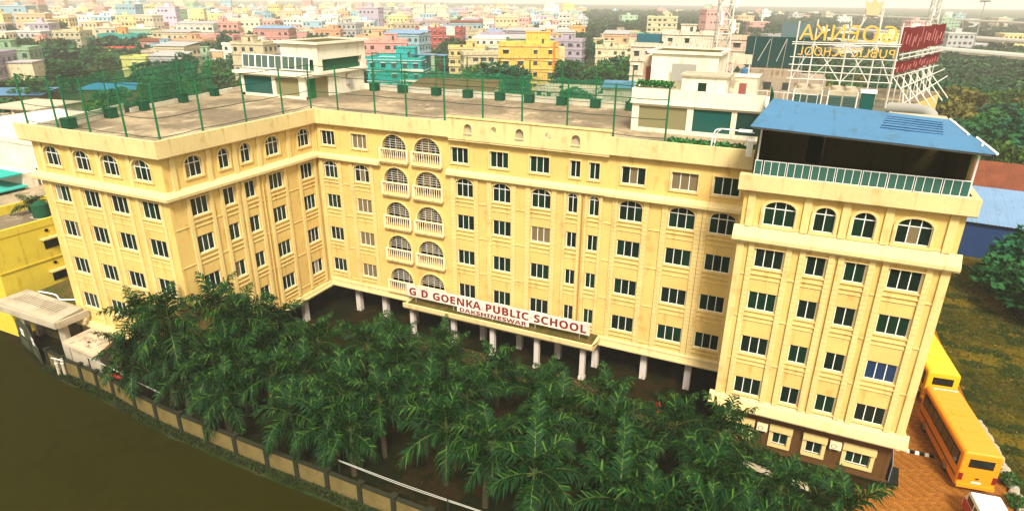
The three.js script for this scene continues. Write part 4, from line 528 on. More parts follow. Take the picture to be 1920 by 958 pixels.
// ------------------------------------------------------------------ buses and van on the drive
function busGeo(w, h, L) { const s = new THREE.Shape(), r = 0.28, a = w / 2; s.moveTo(-a, 0.45); s.lineTo(a, 0.45); s.lineTo(a, h - r); s.quadraticCurveTo(a - 0.02, h - 0.03, a - r, h); s.lineTo(-a + r, h); s.quadraticCurveTo(-a + 0.02, h - 0.03, -a, h - r); s.closePath(); const g = new THREE.ExtrudeGeometry(s, { depth: L - 0.3, bevelEnabled: true, bevelSize: 0.12, bevelThickness: 0.15, bevelSegments: 3, curveSegments: 6, bevelOffset: -0.12 }); g.translate(0, 0, -(L - 0.3) / 2); return g; }
function bus(label, x, z, turn, L, h, color, older) {
  const w = 2.3, b = thing('school_bus', label, 'bus', [x, 0.008, z], turn, 'school buses parked on the drive'), a = w / 2, paintM = mat('busPaint' + (older ? 1 : 0), color, { roughness: 0.5 });
  part('body', busGeo(w, h, L), paintM, b);
  const gl = M.busGlass ?? mat('busGlass', rgb(0.008, 0.012, 0.010), { roughness: 0.15 });
  for (const s of [-1, 1]) { const band = part('window_band', boxG(s * a - 0.015, s * a + 0.015, h - 1.45, h - 0.42, -L / 2 + 0.5, L / 2 - 0.45), M.black, b); const n = 7; for (let i = 0; i < n; i++) { const z0 = -L / 2 + 0.55 + (L - 1.1) * i / n, z1 = z0 + (L - 1.1) / n - 0.07; part('side_window', boxG(s * a - 0.025, s * a + 0.025, h - 1.38, h - 0.5, z0, z1), gl, band); } part('skirt_stripe', boxG(s * a - 0.012, s * a + 0.012, 0.95, 1.12, -L / 2 + 0.3, L / 2 - 0.3), mat('busStripe' + s + (older ? 1 : 0), rgb(0.20, 0.08, 0.01)), b); }
  part('rear_window', boxG(-0.72, 0.72, h - 1.12, h - 0.48, L / 2 - 0.02, L / 2 + 0.02), gl, b);
  part('windscreen', boxG(-0.95, 0.95, h - 1.6, h - 0.4, -L / 2 - 0.02, -L / 2 + 0.02), gl, b);
  for (const s of [-1, 1]) { part('tail_light', boxG(s * 0.97 - 0.12, s * 0.97 + 0.12, 0.95, 1.5, L / 2 - 0.02, L / 2 + 0.025), mat('tail' + s + (older ? 1 : 0), rgb(0.18, 0.012, 0.01), { roughness: 0.3 }), b); part('headlight', boxG(s * 0.85 - 0.15, s * 0.85 + 0.15, 0.9, 1.15, -L / 2 - 0.025, -L / 2 + 0.02), M.white, b); }
  part('bumper', boxG(-a + 0.05, a - 0.05, 0.45, 0.68, L / 2 - 0.02, L / 2 + 0.12), paintM, b); part('number_plate', boxG(-0.28, 0.28, 0.82, 0.94, L / 2 - 0.01, L / 2 + 0.02), M.white, b); part('badge', boxG(-0.1, 0.1, 1.12, 1.24, L / 2 - 0.01, L / 2 + 0.02), M.black, b);
  for (const zz of [-L * 0.06, L * 0.18]) part('roof_hatch', boxG(-0.5, 0.5, h - 0.01, h + 0.035, zz - 0.22, zz + 0.12), paintM, b);
  for (let i = 0; i < 9; i++) part('roof_rib', boxG(-0.82, 0.82, h - 0.01, h + 0.018, -L / 2 + 1.0 + i * (L - 1.8) / 9, -L / 2 + 1.05 + i * (L - 1.8) / 9), paintM, b);
  part('roof_rail', merge([boxG(-0.8, 0.8, h + 0.06, h + 0.1, -L / 2 + 0.55, -L / 2 + 0.6), boxG(-0.7, -0.65, h, h + 0.06, -L / 2 + 0.5, -L / 2 + 0.62), boxG(0.65, 0.7, h, h + 0.06, -L / 2 + 0.5, -L / 2 + 0.62)]), M.white, b);
  for (const s of [-1, 1]) for (const zz of [-L / 2 + 1.6, L / 2 - 2.0]) { const ty = part('wheel', new THREE.TorusGeometry(0.36, 0.13, 8, 20).rotateY(Math.PI / 2).translate(s * (a - 0.12), 0.48, zz), M.black, b); part('rim', new THREE.CylinderGeometry(0.26, 0.26, 0.2, 16).rotateZ(Math.PI / 2).translate(s * (a - 0.1), 0.48, zz), M.grey, ty); }
  for (const s of [-1, 1]) part('mirror', merge([barG(V3(s * a, h - 0.9, -L / 2 + 0.1), V3(s * (a + 0.2), h - 0.8, -L / 2 - 0.15), 0.025), boxC(s * (a + 0.22), h - 0.95, -L / 2 - 0.16, 0.1, 0.35, 0.18)]), M.black, b);
  return b;
}
bus('orange school bus with dark window band, nearest on the drive', 55.0, -0.75, 0.165, 8.1, 3.15, rgb(0.80, 0.26, 0.004), false);
bus('yellow school bus parked in front of the orange one, half hidden by the building', 54.30, -11.3, 0.13, 8.4, 3.1, rgb(0.82, 0.43, 0.006), true);
{
  const v = thing('white_van', 'white van with red lower sides at the bottom right corner', 'van', [55.75, 0.008, 7.0], 0.14), w = 1.65, L = 3.9, s = new THREE.Shape();
  s.moveTo(-L / 2, 0.35); s.lineTo(L / 2, 0.35); s.lineTo(L / 2, 1.0); s.lineTo(L / 2 - 0.12, 1.75); s.quadraticCurveTo(L / 2 - 0.2, 1.9, L / 2 - 0.45, 1.9); s.lineTo(-L / 2 + 0.7, 1.9); s.quadraticCurveTo(-L / 2 + 0.45, 1.88, -L / 2 + 0.3, 1.4); s.lineTo(-L / 2, 1.0); s.closePath();
  const g = new THREE.ExtrudeGeometry(s, { depth: w - 0.2, bevelEnabled: true, bevelSize: 0.08, bevelThickness: 0.1, bevelSegments: 3, bevelOffset: -0.08 }); g.translate(0, 0, -(w - 0.2) / 2); g.rotateY(-Math.PI / 2); part('body', g, mat('vanWhite', rgb(0.80, 0.79, 0.74), { clearcoat: 0.5, roughness: 0.35 }), v);
  for (const q of [-1, 1]) { part('red_panel', boxG(q * w / 2 - 0.012, q * w / 2 + 0.012, 0.45, 1.12, -L / 2 + 0.15, L / 2 - 0.15), mat('vanRed' + q, rgb(0.42, 0.02, 0.03), { roughness: 0.35 }), v); for (let i = 0; i < 3; i++) part('side_window', boxG(q * w / 2 - 0.014, q * w / 2 + 0.014, 1.18, 1.62, -1.35 + i * 1.0, -0.5 + i * 1.0), M.busGlass, v); for (const z of [-1.2, 1.2]) { const t = part('wheel', new THREE.TorusGeometry(0.22, 0.09, 8, 18).rotateY(Math.PI / 2).translate(q * (w / 2 - 0.08), 0.31, z), M.black, v); part('rim', new THREE.CylinderGeometry(0.16, 0.16, 0.15, 14).rotateZ(Math.PI / 2).translate(q * (w / 2 - 0.07), 0.31, z), M.grey, t); } part('tail_light', boxG(q * 0.7 - 0.08, q * 0.7 + 0.08, 0.85, 1.15, L / 2 - 0.02, L / 2 + 0.02), M.tail10 ?? M.signRed, v); }
  part('rear_window', boxG(-0.6, 0.6, 1.15, 1.62, L / 2 - 0.09, L / 2 - 0.03), M.busGlass, v); part('windscreen', boxG(-0.65, 0.65, 1.1, 1.6, -L / 2 + 0.12, -L / 2 + 0.2), M.busGlass, v);
}
// kerb stones across the drive, stone edging by the lawn, metal plate on the corner
for (let i = 0; i < 8; i++) { const k = tag(mesh('kerb_stone', new THREE.ExtrudeGeometry(shapeOf([[-0.13, 0], [0.13, 0], [0.10, 0.16], [-0.10, 0.16]]), { depth: 0.2, bevelEnabled: true, bevelSize: 0.015, bevelThickness: 0.015, bevelSegments: 1 }), i % 2 ? M.dark : M.white), i % 2 ? 'black painted kerb stone in the row across the drive' : 'white painted kerb stone in the row across the drive', 'kerb stone', i % 2 ? 'black kerb stones' : 'white kerb stones'); k.position.set(51.55 + i * 0.31, 0.01, 0.2 - i * 0.02); }
{
  const w = thing('stone_edging', 'low rough stone edging between drive and lawn', 'low wall'), r = rng(61), z0 = 8, n = 34;
  for (let i = 0; i < n; i++) { const z = z0 - i * 0.42, g = new THREE.IcosahedronGeometry(0.28, 1), p = g.attributes.position, k = rr(0, 9, r); for (let q = 0; q < p.count; q++) { const f = 1 + 0.22 * Math.sin(p.getX(q) * 13 + k) * Math.cos(p.getZ(q) * 11 + k); p.setXYZ(q, p.getX(q) * f * 1.1, p.getY(q) * f * 0.9, p.getZ(q) * f * 1.05); } g.computeVertexNormals(); const st = part('stone', g, i % 3 ? M.concrete : M.grey, w); st.position.set(58.25 - 0.012 * (i - 10) ** 2 * 0.12 + rr(-0.08, 0.08, r), 0.14, z); }
  const pl = thing('corner_plate', 'grey metal sheet leaning against the brown corner of right wing', 'metal sheet', [50.75, 0.0, 3.6], Math.PI / 2 - 0.1); part('sheet', boxG(-0.9, 0.9, 0, 1.5, -0.02, 0.02), mat('sheetGrey', rgb(0.22, 0.25, 0.30), { roughness: 0.5 }), pl); part('base', boxG(-1.0, 1.0, 0, 0.12, 0.03, 0.6), M.dark, pl);
}
// shrubs by the brown ground floor and along the stone edging
function bushG(rx, ry, n, s, c, sd) { const r = rng(sd), P = [], U = [], C = []; for (let i = 0; i < n; i++) { const u = rr(-1, 1, r), a = rr(0, 6.283, r), k = Math.sqrt(1 - u * u), q = 0.55 + 0.45 * Math.sqrt(r()), lob = 1 + 0.25 * Math.sin(a * 3 + sd) * Math.cos(u * 4 + sd), x = k * Math.cos(a) * rx * q * lob, z = k * Math.sin(a) * rx * q * lob, y = ry + u * ry * q * lob; const d = V3(rr(-1, 1, r), rr(-0.4, 1, r), rr(-1, 1, r)).normalize(), e = V3(rr(-1, 1, r), rr(-1, 1, r), rr(-1, 1, r)).cross(d).normalize(), f = s * rr(0.6, 1.3, r); d.multiplyScalar(f * 1.5); e.multiplyScalar(f * 0.5); P.push(x - e.x, y - e.y, z - e.z, x + e.x, y + e.y, z + e.z, x + d.x, y + d.y, z + d.z); U.push(0, 0, 1, 0, 0.5, 1); const t = rr(0.6, 1.4, r); for (let j = 0; j < 3; j++) C.push(c[0] * t, c[1] * t, c[2] * t); } return raw(P, null, U, null, C); }
{
  const kinds = [[0.10, 0.16, 0.03], [0.02, 0.055, 0.012], [0.03, 0.08, 0.015]];
  const spots = [[39.9, 6.2, 0.8, 1.1, 0, 'yellow green shrub under the leftmost ground floor window'], [41.6, 6.0, 0.9, 1.0, 1, 'dark shrub below the left air conditioner'], [43.0, 6.1, 0.9, 0.9, 1, 'dark shrub below the second ground floor window'], [44.6, 6.3, 0.8, 0.8, 2, 'green shrub between second and third ground floor windows'], [46.4, 6.6, 0.9, 1.0, 2, 'green shrub below the third ground floor window'], [38.0, 5.6, 0.8, 0.9, 1, 'dark shrub at the left corner of the right wing'], [58.1, 1.2, 0.6, 0.6, 2, 'leafy weed clump beside the rear of the orange bus'], [58.0, 3.4, 0.55, 0.55, 2, 'leafy weed clump beside the white van'], [34.2, 3.6, 0.7, 0.7, 1, 'dark shrub beside the person in red']];
  spots.forEach(([x, z, rx, ry, k, lab], i) => { const t = thing('shrub', lab, 'shrub', [x, 0, z], i * 0.8, 'shrubs round the school'); part('foliage', bushG(rx, ry / 2 + 0.1, 420, 0.14, kinds[k], 200 + i), M.leafVC, t); part('stem', new THREE.CylinderGeometry(0.02, 0.04, ry * 0.8, 6).translate(0, ry * 0.4, 0), mat('twig' + i, rgb(0.09, 0.06, 0.03)), t); });
}
// ------------------------------------------------------------------ person in red walking by the building
{
  const p = thing('person', 'person in red top and dark trousers walking on the courtyard', 'person', [34.85, 0.006, 4.16], 2.4);
  const cap = (a, b, ra, rb) => ({ a: V3(...a), b: V3(...b), ra, rb });
  const field = (bones, k, inflate) => (x, y, z) => { let d = 1e9; for (const s of bones) { const ab = s.b.clone().sub(s.a), t = clamp(((x - s.a.x) * ab.x + (y - s.a.y) * ab.y + (z - s.a.z) * ab.z) / ab.lengthSq()), q = Math.hypot(x - s.a.x - ab.x * t, y - s.a.y - ab.y * t, z - s.a.z - ab.z * t) - mix(s.ra, s.rb, t) - inflate; const h = clamp(0.5 + 0.5 * (d - q) / k); d = mix(d, q, h) - k * h * (1 - h); } return d; };
  const bodyMesh = (bones, inflate, res, m, name) => { const f = field(bones, 0.035, inflate), mc = new MarchingCubes(res, m, false, false, 60000); mc.isolation = 0; const half = res / 2; for (let k = 0; k < res; k++) for (let j = 0; j < res; j++) for (let i = 0; i < res; i++) mc.setCell(i, j, k, -f((i - half) / half * 0.95, (j - half) / half * 0.95 + 0.87, (k - half) / half * 0.95)); mc.update(); const n = mc.count, P = Array.from(mc.positionArray.slice(0, n * 3)), N = Array.from(mc.normalArray.slice(0, n * 3)), U = new Array(n * 2).fill(0); for (let i = 0; i < n; i++) { P[3 * i] *= 0.95; P[3 * i + 1] = P[3 * i + 1] * 0.95 + 0.87; P[3 * i + 2] *= 0.95; } return part(name, mergeVertices(raw(P, null, U, null)), m, p); };
  const torso = [cap([0, 0.95, 0], [0, 1.15, 0.01], 0.13, 0.12), cap([0, 1.15, 0.01], [0, 1.34, 0], 0.12, 0.13), cap([-0.13, 1.36, 0], [0.13, 1.36, 0], 0.06, 0.06)];
  const armL = [cap([0.17, 1.36, 0], [0.22, 1.1, -0.06], 0.05, 0.042), cap([0.22, 1.1, -0.06], [0.22, 0.88, 0.06], 0.038, 0.03)], armR = [cap([-0.17, 1.36, 0], [-0.22, 1.1, 0.02], 0.05, 0.042), cap([-0.22, 1.1, 0.02], [-0.21, 0.88, 0.12], 0.038, 0.03)];
  const hands = [cap([0.22, 0.87, 0.06], [0.22, 0.76, 0.09], 0.028, 0.018), cap([-0.21, 0.87, 0.12], [-0.21, 0.76, 0.15], 0.028, 0.018), cap([0.21, 0.84, 0.08], [0.18, 0.79, 0.11], 0.014, 0.011), cap([-0.20, 0.84, 0.14], [-0.17, 0.79, 0.17], 0.014, 0.011)];
  const legs = [cap([0.08, 0.92, 0], [0.09, 0.48, 0.10], 0.085, 0.06), cap([0.09, 0.48, 0.10], [0.09, 0.08, 0.06], 0.055, 0.04), cap([-0.08, 0.92, 0], [-0.09, 0.48, -0.02], 0.085, 0.06), cap([-0.09, 0.48, -0.02], [-0.09, 0.1, -0.2], 0.055, 0.04)];
  const feet = [cap([0.09, 0.05, 0.05], [0.09, 0.035, 0.2], 0.045, 0.035), cap([-0.09, 0.07, -0.2], [-0.09, 0.035, -0.07], 0.045, 0.035)];
  const head = [cap([0, 1.42, 0], [0, 1.5, 0.01], 0.05, 0.05), cap([0, 1.56, 0.03], [0, 1.63, 0.01], 0.075, 0.09), cap([0, 1.57, 0.1], [0, 1.585, 0.12], 0.015, 0.012)];
  const body = bodyMesh([...torso, ...armL, ...armR, ...hands, ...legs, ...feet, ...head], 0, 72, mat('skin', rgb(0.30, 0.16, 0.09)), 'body');
  bodyMesh([...torso, cap([0, 0.95, 0], [0, 0.78, 0.02], 0.14, 0.17), armL[0], armR[0]], 0.018, 56, mat('redCloth', rgb(0.50, 0.03, 0.025)), 'top'); bodyMesh(legs.map((b, i) => i % 2 ? { ...b, rb: 0.05 } : b), 0.016, 56, mat('darkCloth', rgb(0.02, 0.02, 0.03)), 'trousers');
  bodyMesh([cap([0, 1.62, -0.02], [0, 1.655, 0], 0.085, 0.085), cap([0, 1.6, -0.06], [0, 1.45, -0.08], 0.06, 0.035)], 0.012, 56, mat('hair', rgb(0.012, 0.009, 0.007)), 'hair');
}
// ------------------------------------------------------------------ royal palms of the forecourt
function frondG(sd, L, rise, droop, twist) {
  const r = rng(sd), P = [], U = [], C = [], seg = 10, pts = [];
  let a = rise, x = 0, y = 0; for (let i = 0; i <= seg; i++) { pts.push([x, y]); const s = L / seg; x += Math.cos(a) * s; y += Math.sin(a) * s; a -= droop / seg * (0.5 + i / seg); }
  const at = t => { const f = clamp(t) * seg, i = Math.min(seg - 1, Math.floor(f)), q = f - i; return [mix(pts[i][0], pts[i + 1][0], q), mix(pts[i][1], pts[i + 1][1], q), Math.atan2(pts[i + 1][1] - pts[i][1], pts[i + 1][0] - pts[i][0])]; };
  const tri = (p, q, s, c) => { P.push(...p, ...q, ...s); U.push(0, 0, 1, 0, 0, 1); for (let k = 0; k < 3; k++) C.push(...c); };
  for (let i = 0; i < seg; i++) { const w0 = 0.045 * (1 - i / seg) + 0.008, w1 = 0.045 * (1 - (i + 1) / seg) + 0.008, [x0, y0] = pts[i], [x1, y1] = pts[i + 1], c = [0.10, 0.13, 0.03]; tri([x0, y0, -w0], [x0, y0, w0], [x1, y1, w1], c); tri([x0, y0, -w0], [x1, y1, w1], [x1, y1, -w1], c); tri([x0, y0 - w0, 0], [x0, y0 + w0, 0], [x1, y1, 0], c); }
  const n = 28; for (let i = 0; i < n; i++) for (const s of [-1, 1]) {
    const t = 0.14 + 0.86 * (i + r() * 0.6) / n, [bx, by, an] = at(t), len = (1.02 * Math.sin(Math.PI * (0.16 + 0.80 * t)) + 0.12) * L / 3.0 * rr(0.8, 1.1, r), sw = rr(0.35, 0.75, r) + 0.5 * t, el = rr(-0.35, 0.5, r) + twist, w = 0.033 + 0.019 * Math.sin(Math.PI * t);
    // leaflet direction: forward along the rachis, out to the side, plumose lift, then hanging tip
    const fw = [Math.cos(an), Math.sin(an), 0], up = [-Math.sin(an), Math.cos(an), 0], d = k => fw[k] * Math.sin(sw) * 0.75 + (k === 2 ? s : 0) * Math.cos(sw) * Math.cos(el) + up[k] * Math.sin(el) * Math.cos(sw);
    const m = [bx + d(0) * len * 0.55, by + d(1) * len * 0.55, d(2) * len * 0.55], e = [bx + d(0) * len * 0.98, by + d(1) * len * 0.9 - len * rr(0.2, 0.5, r), d(2) * len * 0.92];
    const q = rr(0.45, 1.6, r), old = r() < 0.12, c = old ? [0.030 * q, 0.080 * q, 0.008 * q] : [0.0038 * q, 0.0265 * q, 0.0042 * q];
    const wx = fw[0] * w, wy = fw[1] * w; const a0 = [bx - wx, by - wy, 0], a1 = [bx + wx, by + wy, 0], m0 = [m[0] - wx * 1.3, m[1] - wy * 1.3, m[2]], m1 = [m[0] + wx * 1.3, m[1] + wy * 1.3, m[2]];
    tri(a0, a1, m1, c); tri(a0, m1, m0, c); tri(m0, m1, e, c);
  }
  return raw(P, null, U, null, C);
}
mat('palmLeaf', rgb(1, 1, 1), { vertexColors: true, roughness: 0.6 }); mat('palmTrunk', rgb(0.085, 0.066, 0.04), { map: TX.stain }); mat('palmShaft', rgb(0.055, 0.10, 0.03), { roughness: 0.5 }); mat('palmDry', rgb(0.20, 0.13, 0.06));
const frondTypes = [[1.25, 0.9], [1.0, 1.5], [0.75, 1.7], [0.45, 1.7], [0.15, 1.6], [-0.25, 1.3], [-0.7, 0.7]].map(([ri, dr], i) => [0, 1].map(k => frondG(300 + i * 2 + k, 3.45 + 0.25 * k, ri, dr, 0.15 - 0.05 * i)));
const spearG = new THREE.ConeGeometry(0.035, 1.6, 5).translate(0, 0.8, 0);
function palm(x, h, z, i, label, sc = 1) {
  const r = rng(700 + i), t = thing('royal_palm', label, 'palm tree', [x, 0, z], rr(0, 6.28, r), 'palms in the forecourt');
  sc *= rr(0.9, 1.16, r); const th = h - 1.1 * sc, lean = rr(-0.5, 0.5, r), pr = []; for (let k = 0; k <= 8; k++) { const q = k / 8; pr.push(new THREE.Vector2((0.21 + 0.05 * Math.sin(q * 3.1 + 0.3) - 0.08 * q) * sc, q * th)); }
  const bend = g => { const p = g.attributes.position; for (let k = 0; k < p.count; k++) p.setX(k, p.getX(k) + lean * (p.getY(k) / h) ** 2); g.computeVertexNormals(); return g; };
  part('trunk', bend(new THREE.LatheGeometry(pr, 10)), M.palmTrunk, t); part('crownshaft', bend(new THREE.CylinderGeometry(0.07 * sc, 0.16 * sc, 1.15 * sc, 10).translate(0, th + 0.55 * sc, 0)), M.palmShaft, t);
  const n = Math.round(rr(15, 18, r)); for (let k = 0; k < n; k++) { const ty = Math.min(6, Math.floor(k / n * 7)), f = part('frond', frondTypes[ty][k % 2], M.palmLeaf, t); f.position.set(lean, h - 0.1 * sc - 0.02 * k, 0); f.rotation.set(0, k * 2.399 + rr(-0.3, 0.3, r), rr(-0.12, 0.12, r), 'YZX'); f.scale.setScalar(sc * rr(0.82, 1.02, r)); }
  const sp = part('spear_leaf', spearG, M.palmShaft, t); sp.position.set(lean, h - 0.1, 0); sp.rotation.z = rr(-0.15, 0.15, r); sp.scale.setScalar(sc);
  if (r() < 0.7) { const d = part('dry_frond', frondTypes[6][0], M.palmDry, t); d.position.set(lean, th + 0.1, 0); d.rotation.set(0, rr(0, 6.28, r), -0.45, 'YZX'); d.scale.setScalar(0.7 * sc); }
  return t;
}
const palmSkip = new Set([15, 22, 25, 33, 38, 42, 46, 49, 51, 53, 57, 58]), palmSpots = [[-3.2, 8.0, 18.2], [0.7, 8.9, 18.3], [2.6, 9.0, 15.8], [4.9, 8.4, 15.2], [4.0, 6.3, 11.5], [-3.2, 5.6, 19.3], [-0.3, 6.3, 18.9], [4.1, 6.3, 18.6], [3.3, 6.3, 13.6], [6.6, 6.3, 15.0], [9.3, 6.3, 12.1], [13.2, 6.3, 11.2], [11.5, 4.2, 5.8, 0.7], [11.5, 6.3, 16.4], [15.4, 6.3, 17.3], [14.5, 6.3, 13.8], [17.3, 6.3, 12.8], [15.9, 4.2, 4.9, 0.7], [18.4, 6.3, 16.9], [20.9, 6.3, 15.3], [9.7, 6.3, 17.5], [15.6, 5.2, 19.4], [8.1, 5.6, 19.4], [1.9, 4.8, 19.3], [23.4, 6.3, 13.6], [25.4, 6.3, 12.2], [27.0, 6.3, 18.1], [26.9, 4.4, 7.3, 0.75], [29.8, 6.3, 12.6], [32.2, 4.8, 7.4, 0.8], [33.5, 6.3, 13.4], [30.1, 6.3, 16.3], [30.8, 6.3, 18.9], [28.7, 5.6, 19.6], [34.8, 6.3, 15.6], [35.6, 6.3, 18.4], [37.1, 6.3, 10.3], [39.9, 6.3, 10.4], [37.6, 6.3, 13.4], [39.9, 6.3, 15.0], [42.3, 6.3, 16.3], [43.6, 6.3, 12.6], [45.4, 6.3, 14.2], [46.9, 6.3, 12.9], [37.9, 6.3, 19.1], [40.4, 6.3, 18.4], [43.8, 6.3, 18.0], [46.6, 6.3, 16.6], [23.7, 6.3, 17.4], [19.4, 5.2, 19.5], [22.5, 3.0, 4.6, 0.5], [3.6, 5.4, 19.7, 0.9], [6.2, 5.2, 19.5, 0.9], [10.4, 5.3, 19.6, 0.9], [12.9, 5.4, 19.7, 0.9], [17.6, 5.2, 19.3, 0.9], [6.0, 6.2, 17.4], [13.0, 6.2, 18.6], [21.6, 5.6, 18.4], [13.6, 4.6, 7.6, 0.75], [18.8, 4.8, 8.2, 0.8], [22.9, 4.7, 8.0, 0.78], [27.2, 5.2, 9.6, 0.85]];
{
  // what each palm stands by, read along the rows from the gatehouse to the drive
  const ord = palmSpots.map((p, i) => [p, i]).filter(q => !palmSkip.has(q[1])).sort((a, b) => a[0][0] - b[0][0]);
  const words = ['first', 'second', 'third', 'fourth', 'fifth', 'sixth', 'seventh', 'eighth', 'ninth', 'tenth', 'eleventh', 'twelfth', 'thirteenth', 'fourteenth', 'fifteenth', 'sixteenth', 'seventeenth', 'eighteenth', 'nineteenth', 'twentieth', 'twenty first', 'twenty second', 'twenty third', 'twenty fourth', 'twenty fifth', 'twenty sixth', 'twenty seventh', 'twenty eighth', 'twenty ninth'];
  const cnt = { near: 0, middle: 0, far: 0 };
  for (const [p, i] of ord) { const [x, h0, z, s0 = 1] = p, sc = s0 * (x > 41 ? 0.84 : 0.93), h = h0 > 7.5 ? h0 - 1.2 : h0 - (x > 41 ? 2.8 : x > 34 ? 1.9 : 1.5), row = z > 17 ? 'near' : z > 9 ? 'middle' : 'far', k = words[cnt[row]++]; const what = s0 < 0.6 ? 'very small palm' : s0 < 1 ? 'small palm' : h0 > 7.5 ? 'tall royal palm' : 'royal palm'; palm(x, h, z, i, `${what}, ${k} from the left in the row ${row === 'near' ? 'by the boundary wall' : row === 'middle' ? 'down the middle of the forecourt' : 'nearest the building'}`, sc); }
}
// ------------------------------------------------------------------ houses behind the school
const CAM = [41.7, 46.4];
const unitWin = boxG(-0.5, 0.5, -0.5, 0.5, -0.04, 0.04), unitHood = boxG(-0.6, 0.6, 0.52, 0.6, -0.04, 0.42);
mat('tank', rgb(0.010, 0.011, 0.012), { roughness: 0.5 }); mat('tin', rgb(0.30, 0.30, 0.29), { roughness: 0.6 }); mat('teal', rgb(0.02, 0.28, 0.27)); mat('houseFrame', rgb(0.7, 0.66, 0.56));
const tankG = mergeGeometries([new THREE.CylinderGeometry(0.62, 0.65, 1.1, 14).translate(0, 0.55, 0), new THREE.CylinderGeometry(0.2, 0.55, 0.25, 14).translate(0, 1.22, 0)]);
// one house: walls with parapet and floor bands, windows as parts, roof room, tank
function houseWall(o) {
  const { w, d, h, st, col, trim } = o, l = [], c = (g, k) => paint(g, k), fh = h / st;
  l.push(c(boxG(-w / 2, w / 2, 0, h, -d / 2, d / 2), col));
  for (const [a, b, e, f] of [[-w / 2 - 0.12, w / 2 + 0.12, d / 2 - 0.1, d / 2 + 0.12], [-w / 2 - 0.12, w / 2 + 0.12, -d / 2 - 0.12, -d / 2 + 0.1]]) l.push(c(boxG(a, b, h, h + 0.85, e, f), col));
  for (const s of [-1, 1]) l.push(c(boxG(s * w / 2 - (s > 0 ? 0.1 : 0.12), s * w / 2 + (s > 0 ? 0.12 : 0.1), h, h + 0.85, -d / 2 + 0.1, d / 2 - 0.1), col));
  l.push(c(boxG(-w / 2 + 0.1, w / 2 - 0.1, h + 0.004, h + 0.04, -d / 2 + 0.1, d / 2 - 0.1), rgb(0.30, 0.27, 0.22)));
  for (let k = 1; k <= st; k++) l.push(c(boxG(-w / 2 - 0.3, w / 2 + 0.3, k * fh - 0.16, k * fh + 0.06, -d / 2 - 0.3, d / 2 + 0.3), trim));
  return merge(l);
}
function winSpots(o) {
  const { x, z, w, d, h, st, yaw } = o, out = [], fh = h / st, dx = CAM[0] - x, dz = CAM[1] - z, lx = dx * Math.cos(yaw) - dz * Math.sin(yaw), lz = dx * Math.sin(yaw) + dz * Math.cos(yaw), r = o.r;
  for (let k = 0; k < st; k++) {
    if (o.skipLow && k < st - o.skipLow) continue; const y = k * fh + fh * 0.5;
    const nx = o.nx ?? Math.max(2, Math.round(w / 3.1)), nz = o.nz ?? Math.max(2, Math.round(d / 3.1));
    if (lz > -0.1 * Math.abs(lx)) for (let i = 0; i < nx; i++) if (r() < 0.86) out.push([-w / 2 + w * (i + 0.5) / nx, y, d / 2 + 0.02, 0, r() < 0.2 ? 2.0 : 1.3]);
    if (lx > 0) for (let i = 0; i < nz; i++) if (r() < 0.8) out.push([w / 2 + 0.02, y, -d / 2 + d * (i + 0.5) / nz, Math.PI / 2, 1.25]);
    if (lx < 0) for (let i = 0; i < nz; i++) if (r() < 0.8) out.push([-w / 2 - 0.02, y, -d / 2 + d * (i + 0.5) / nz, -Math.PI / 2, 1.25]);
  }
  return out;
}
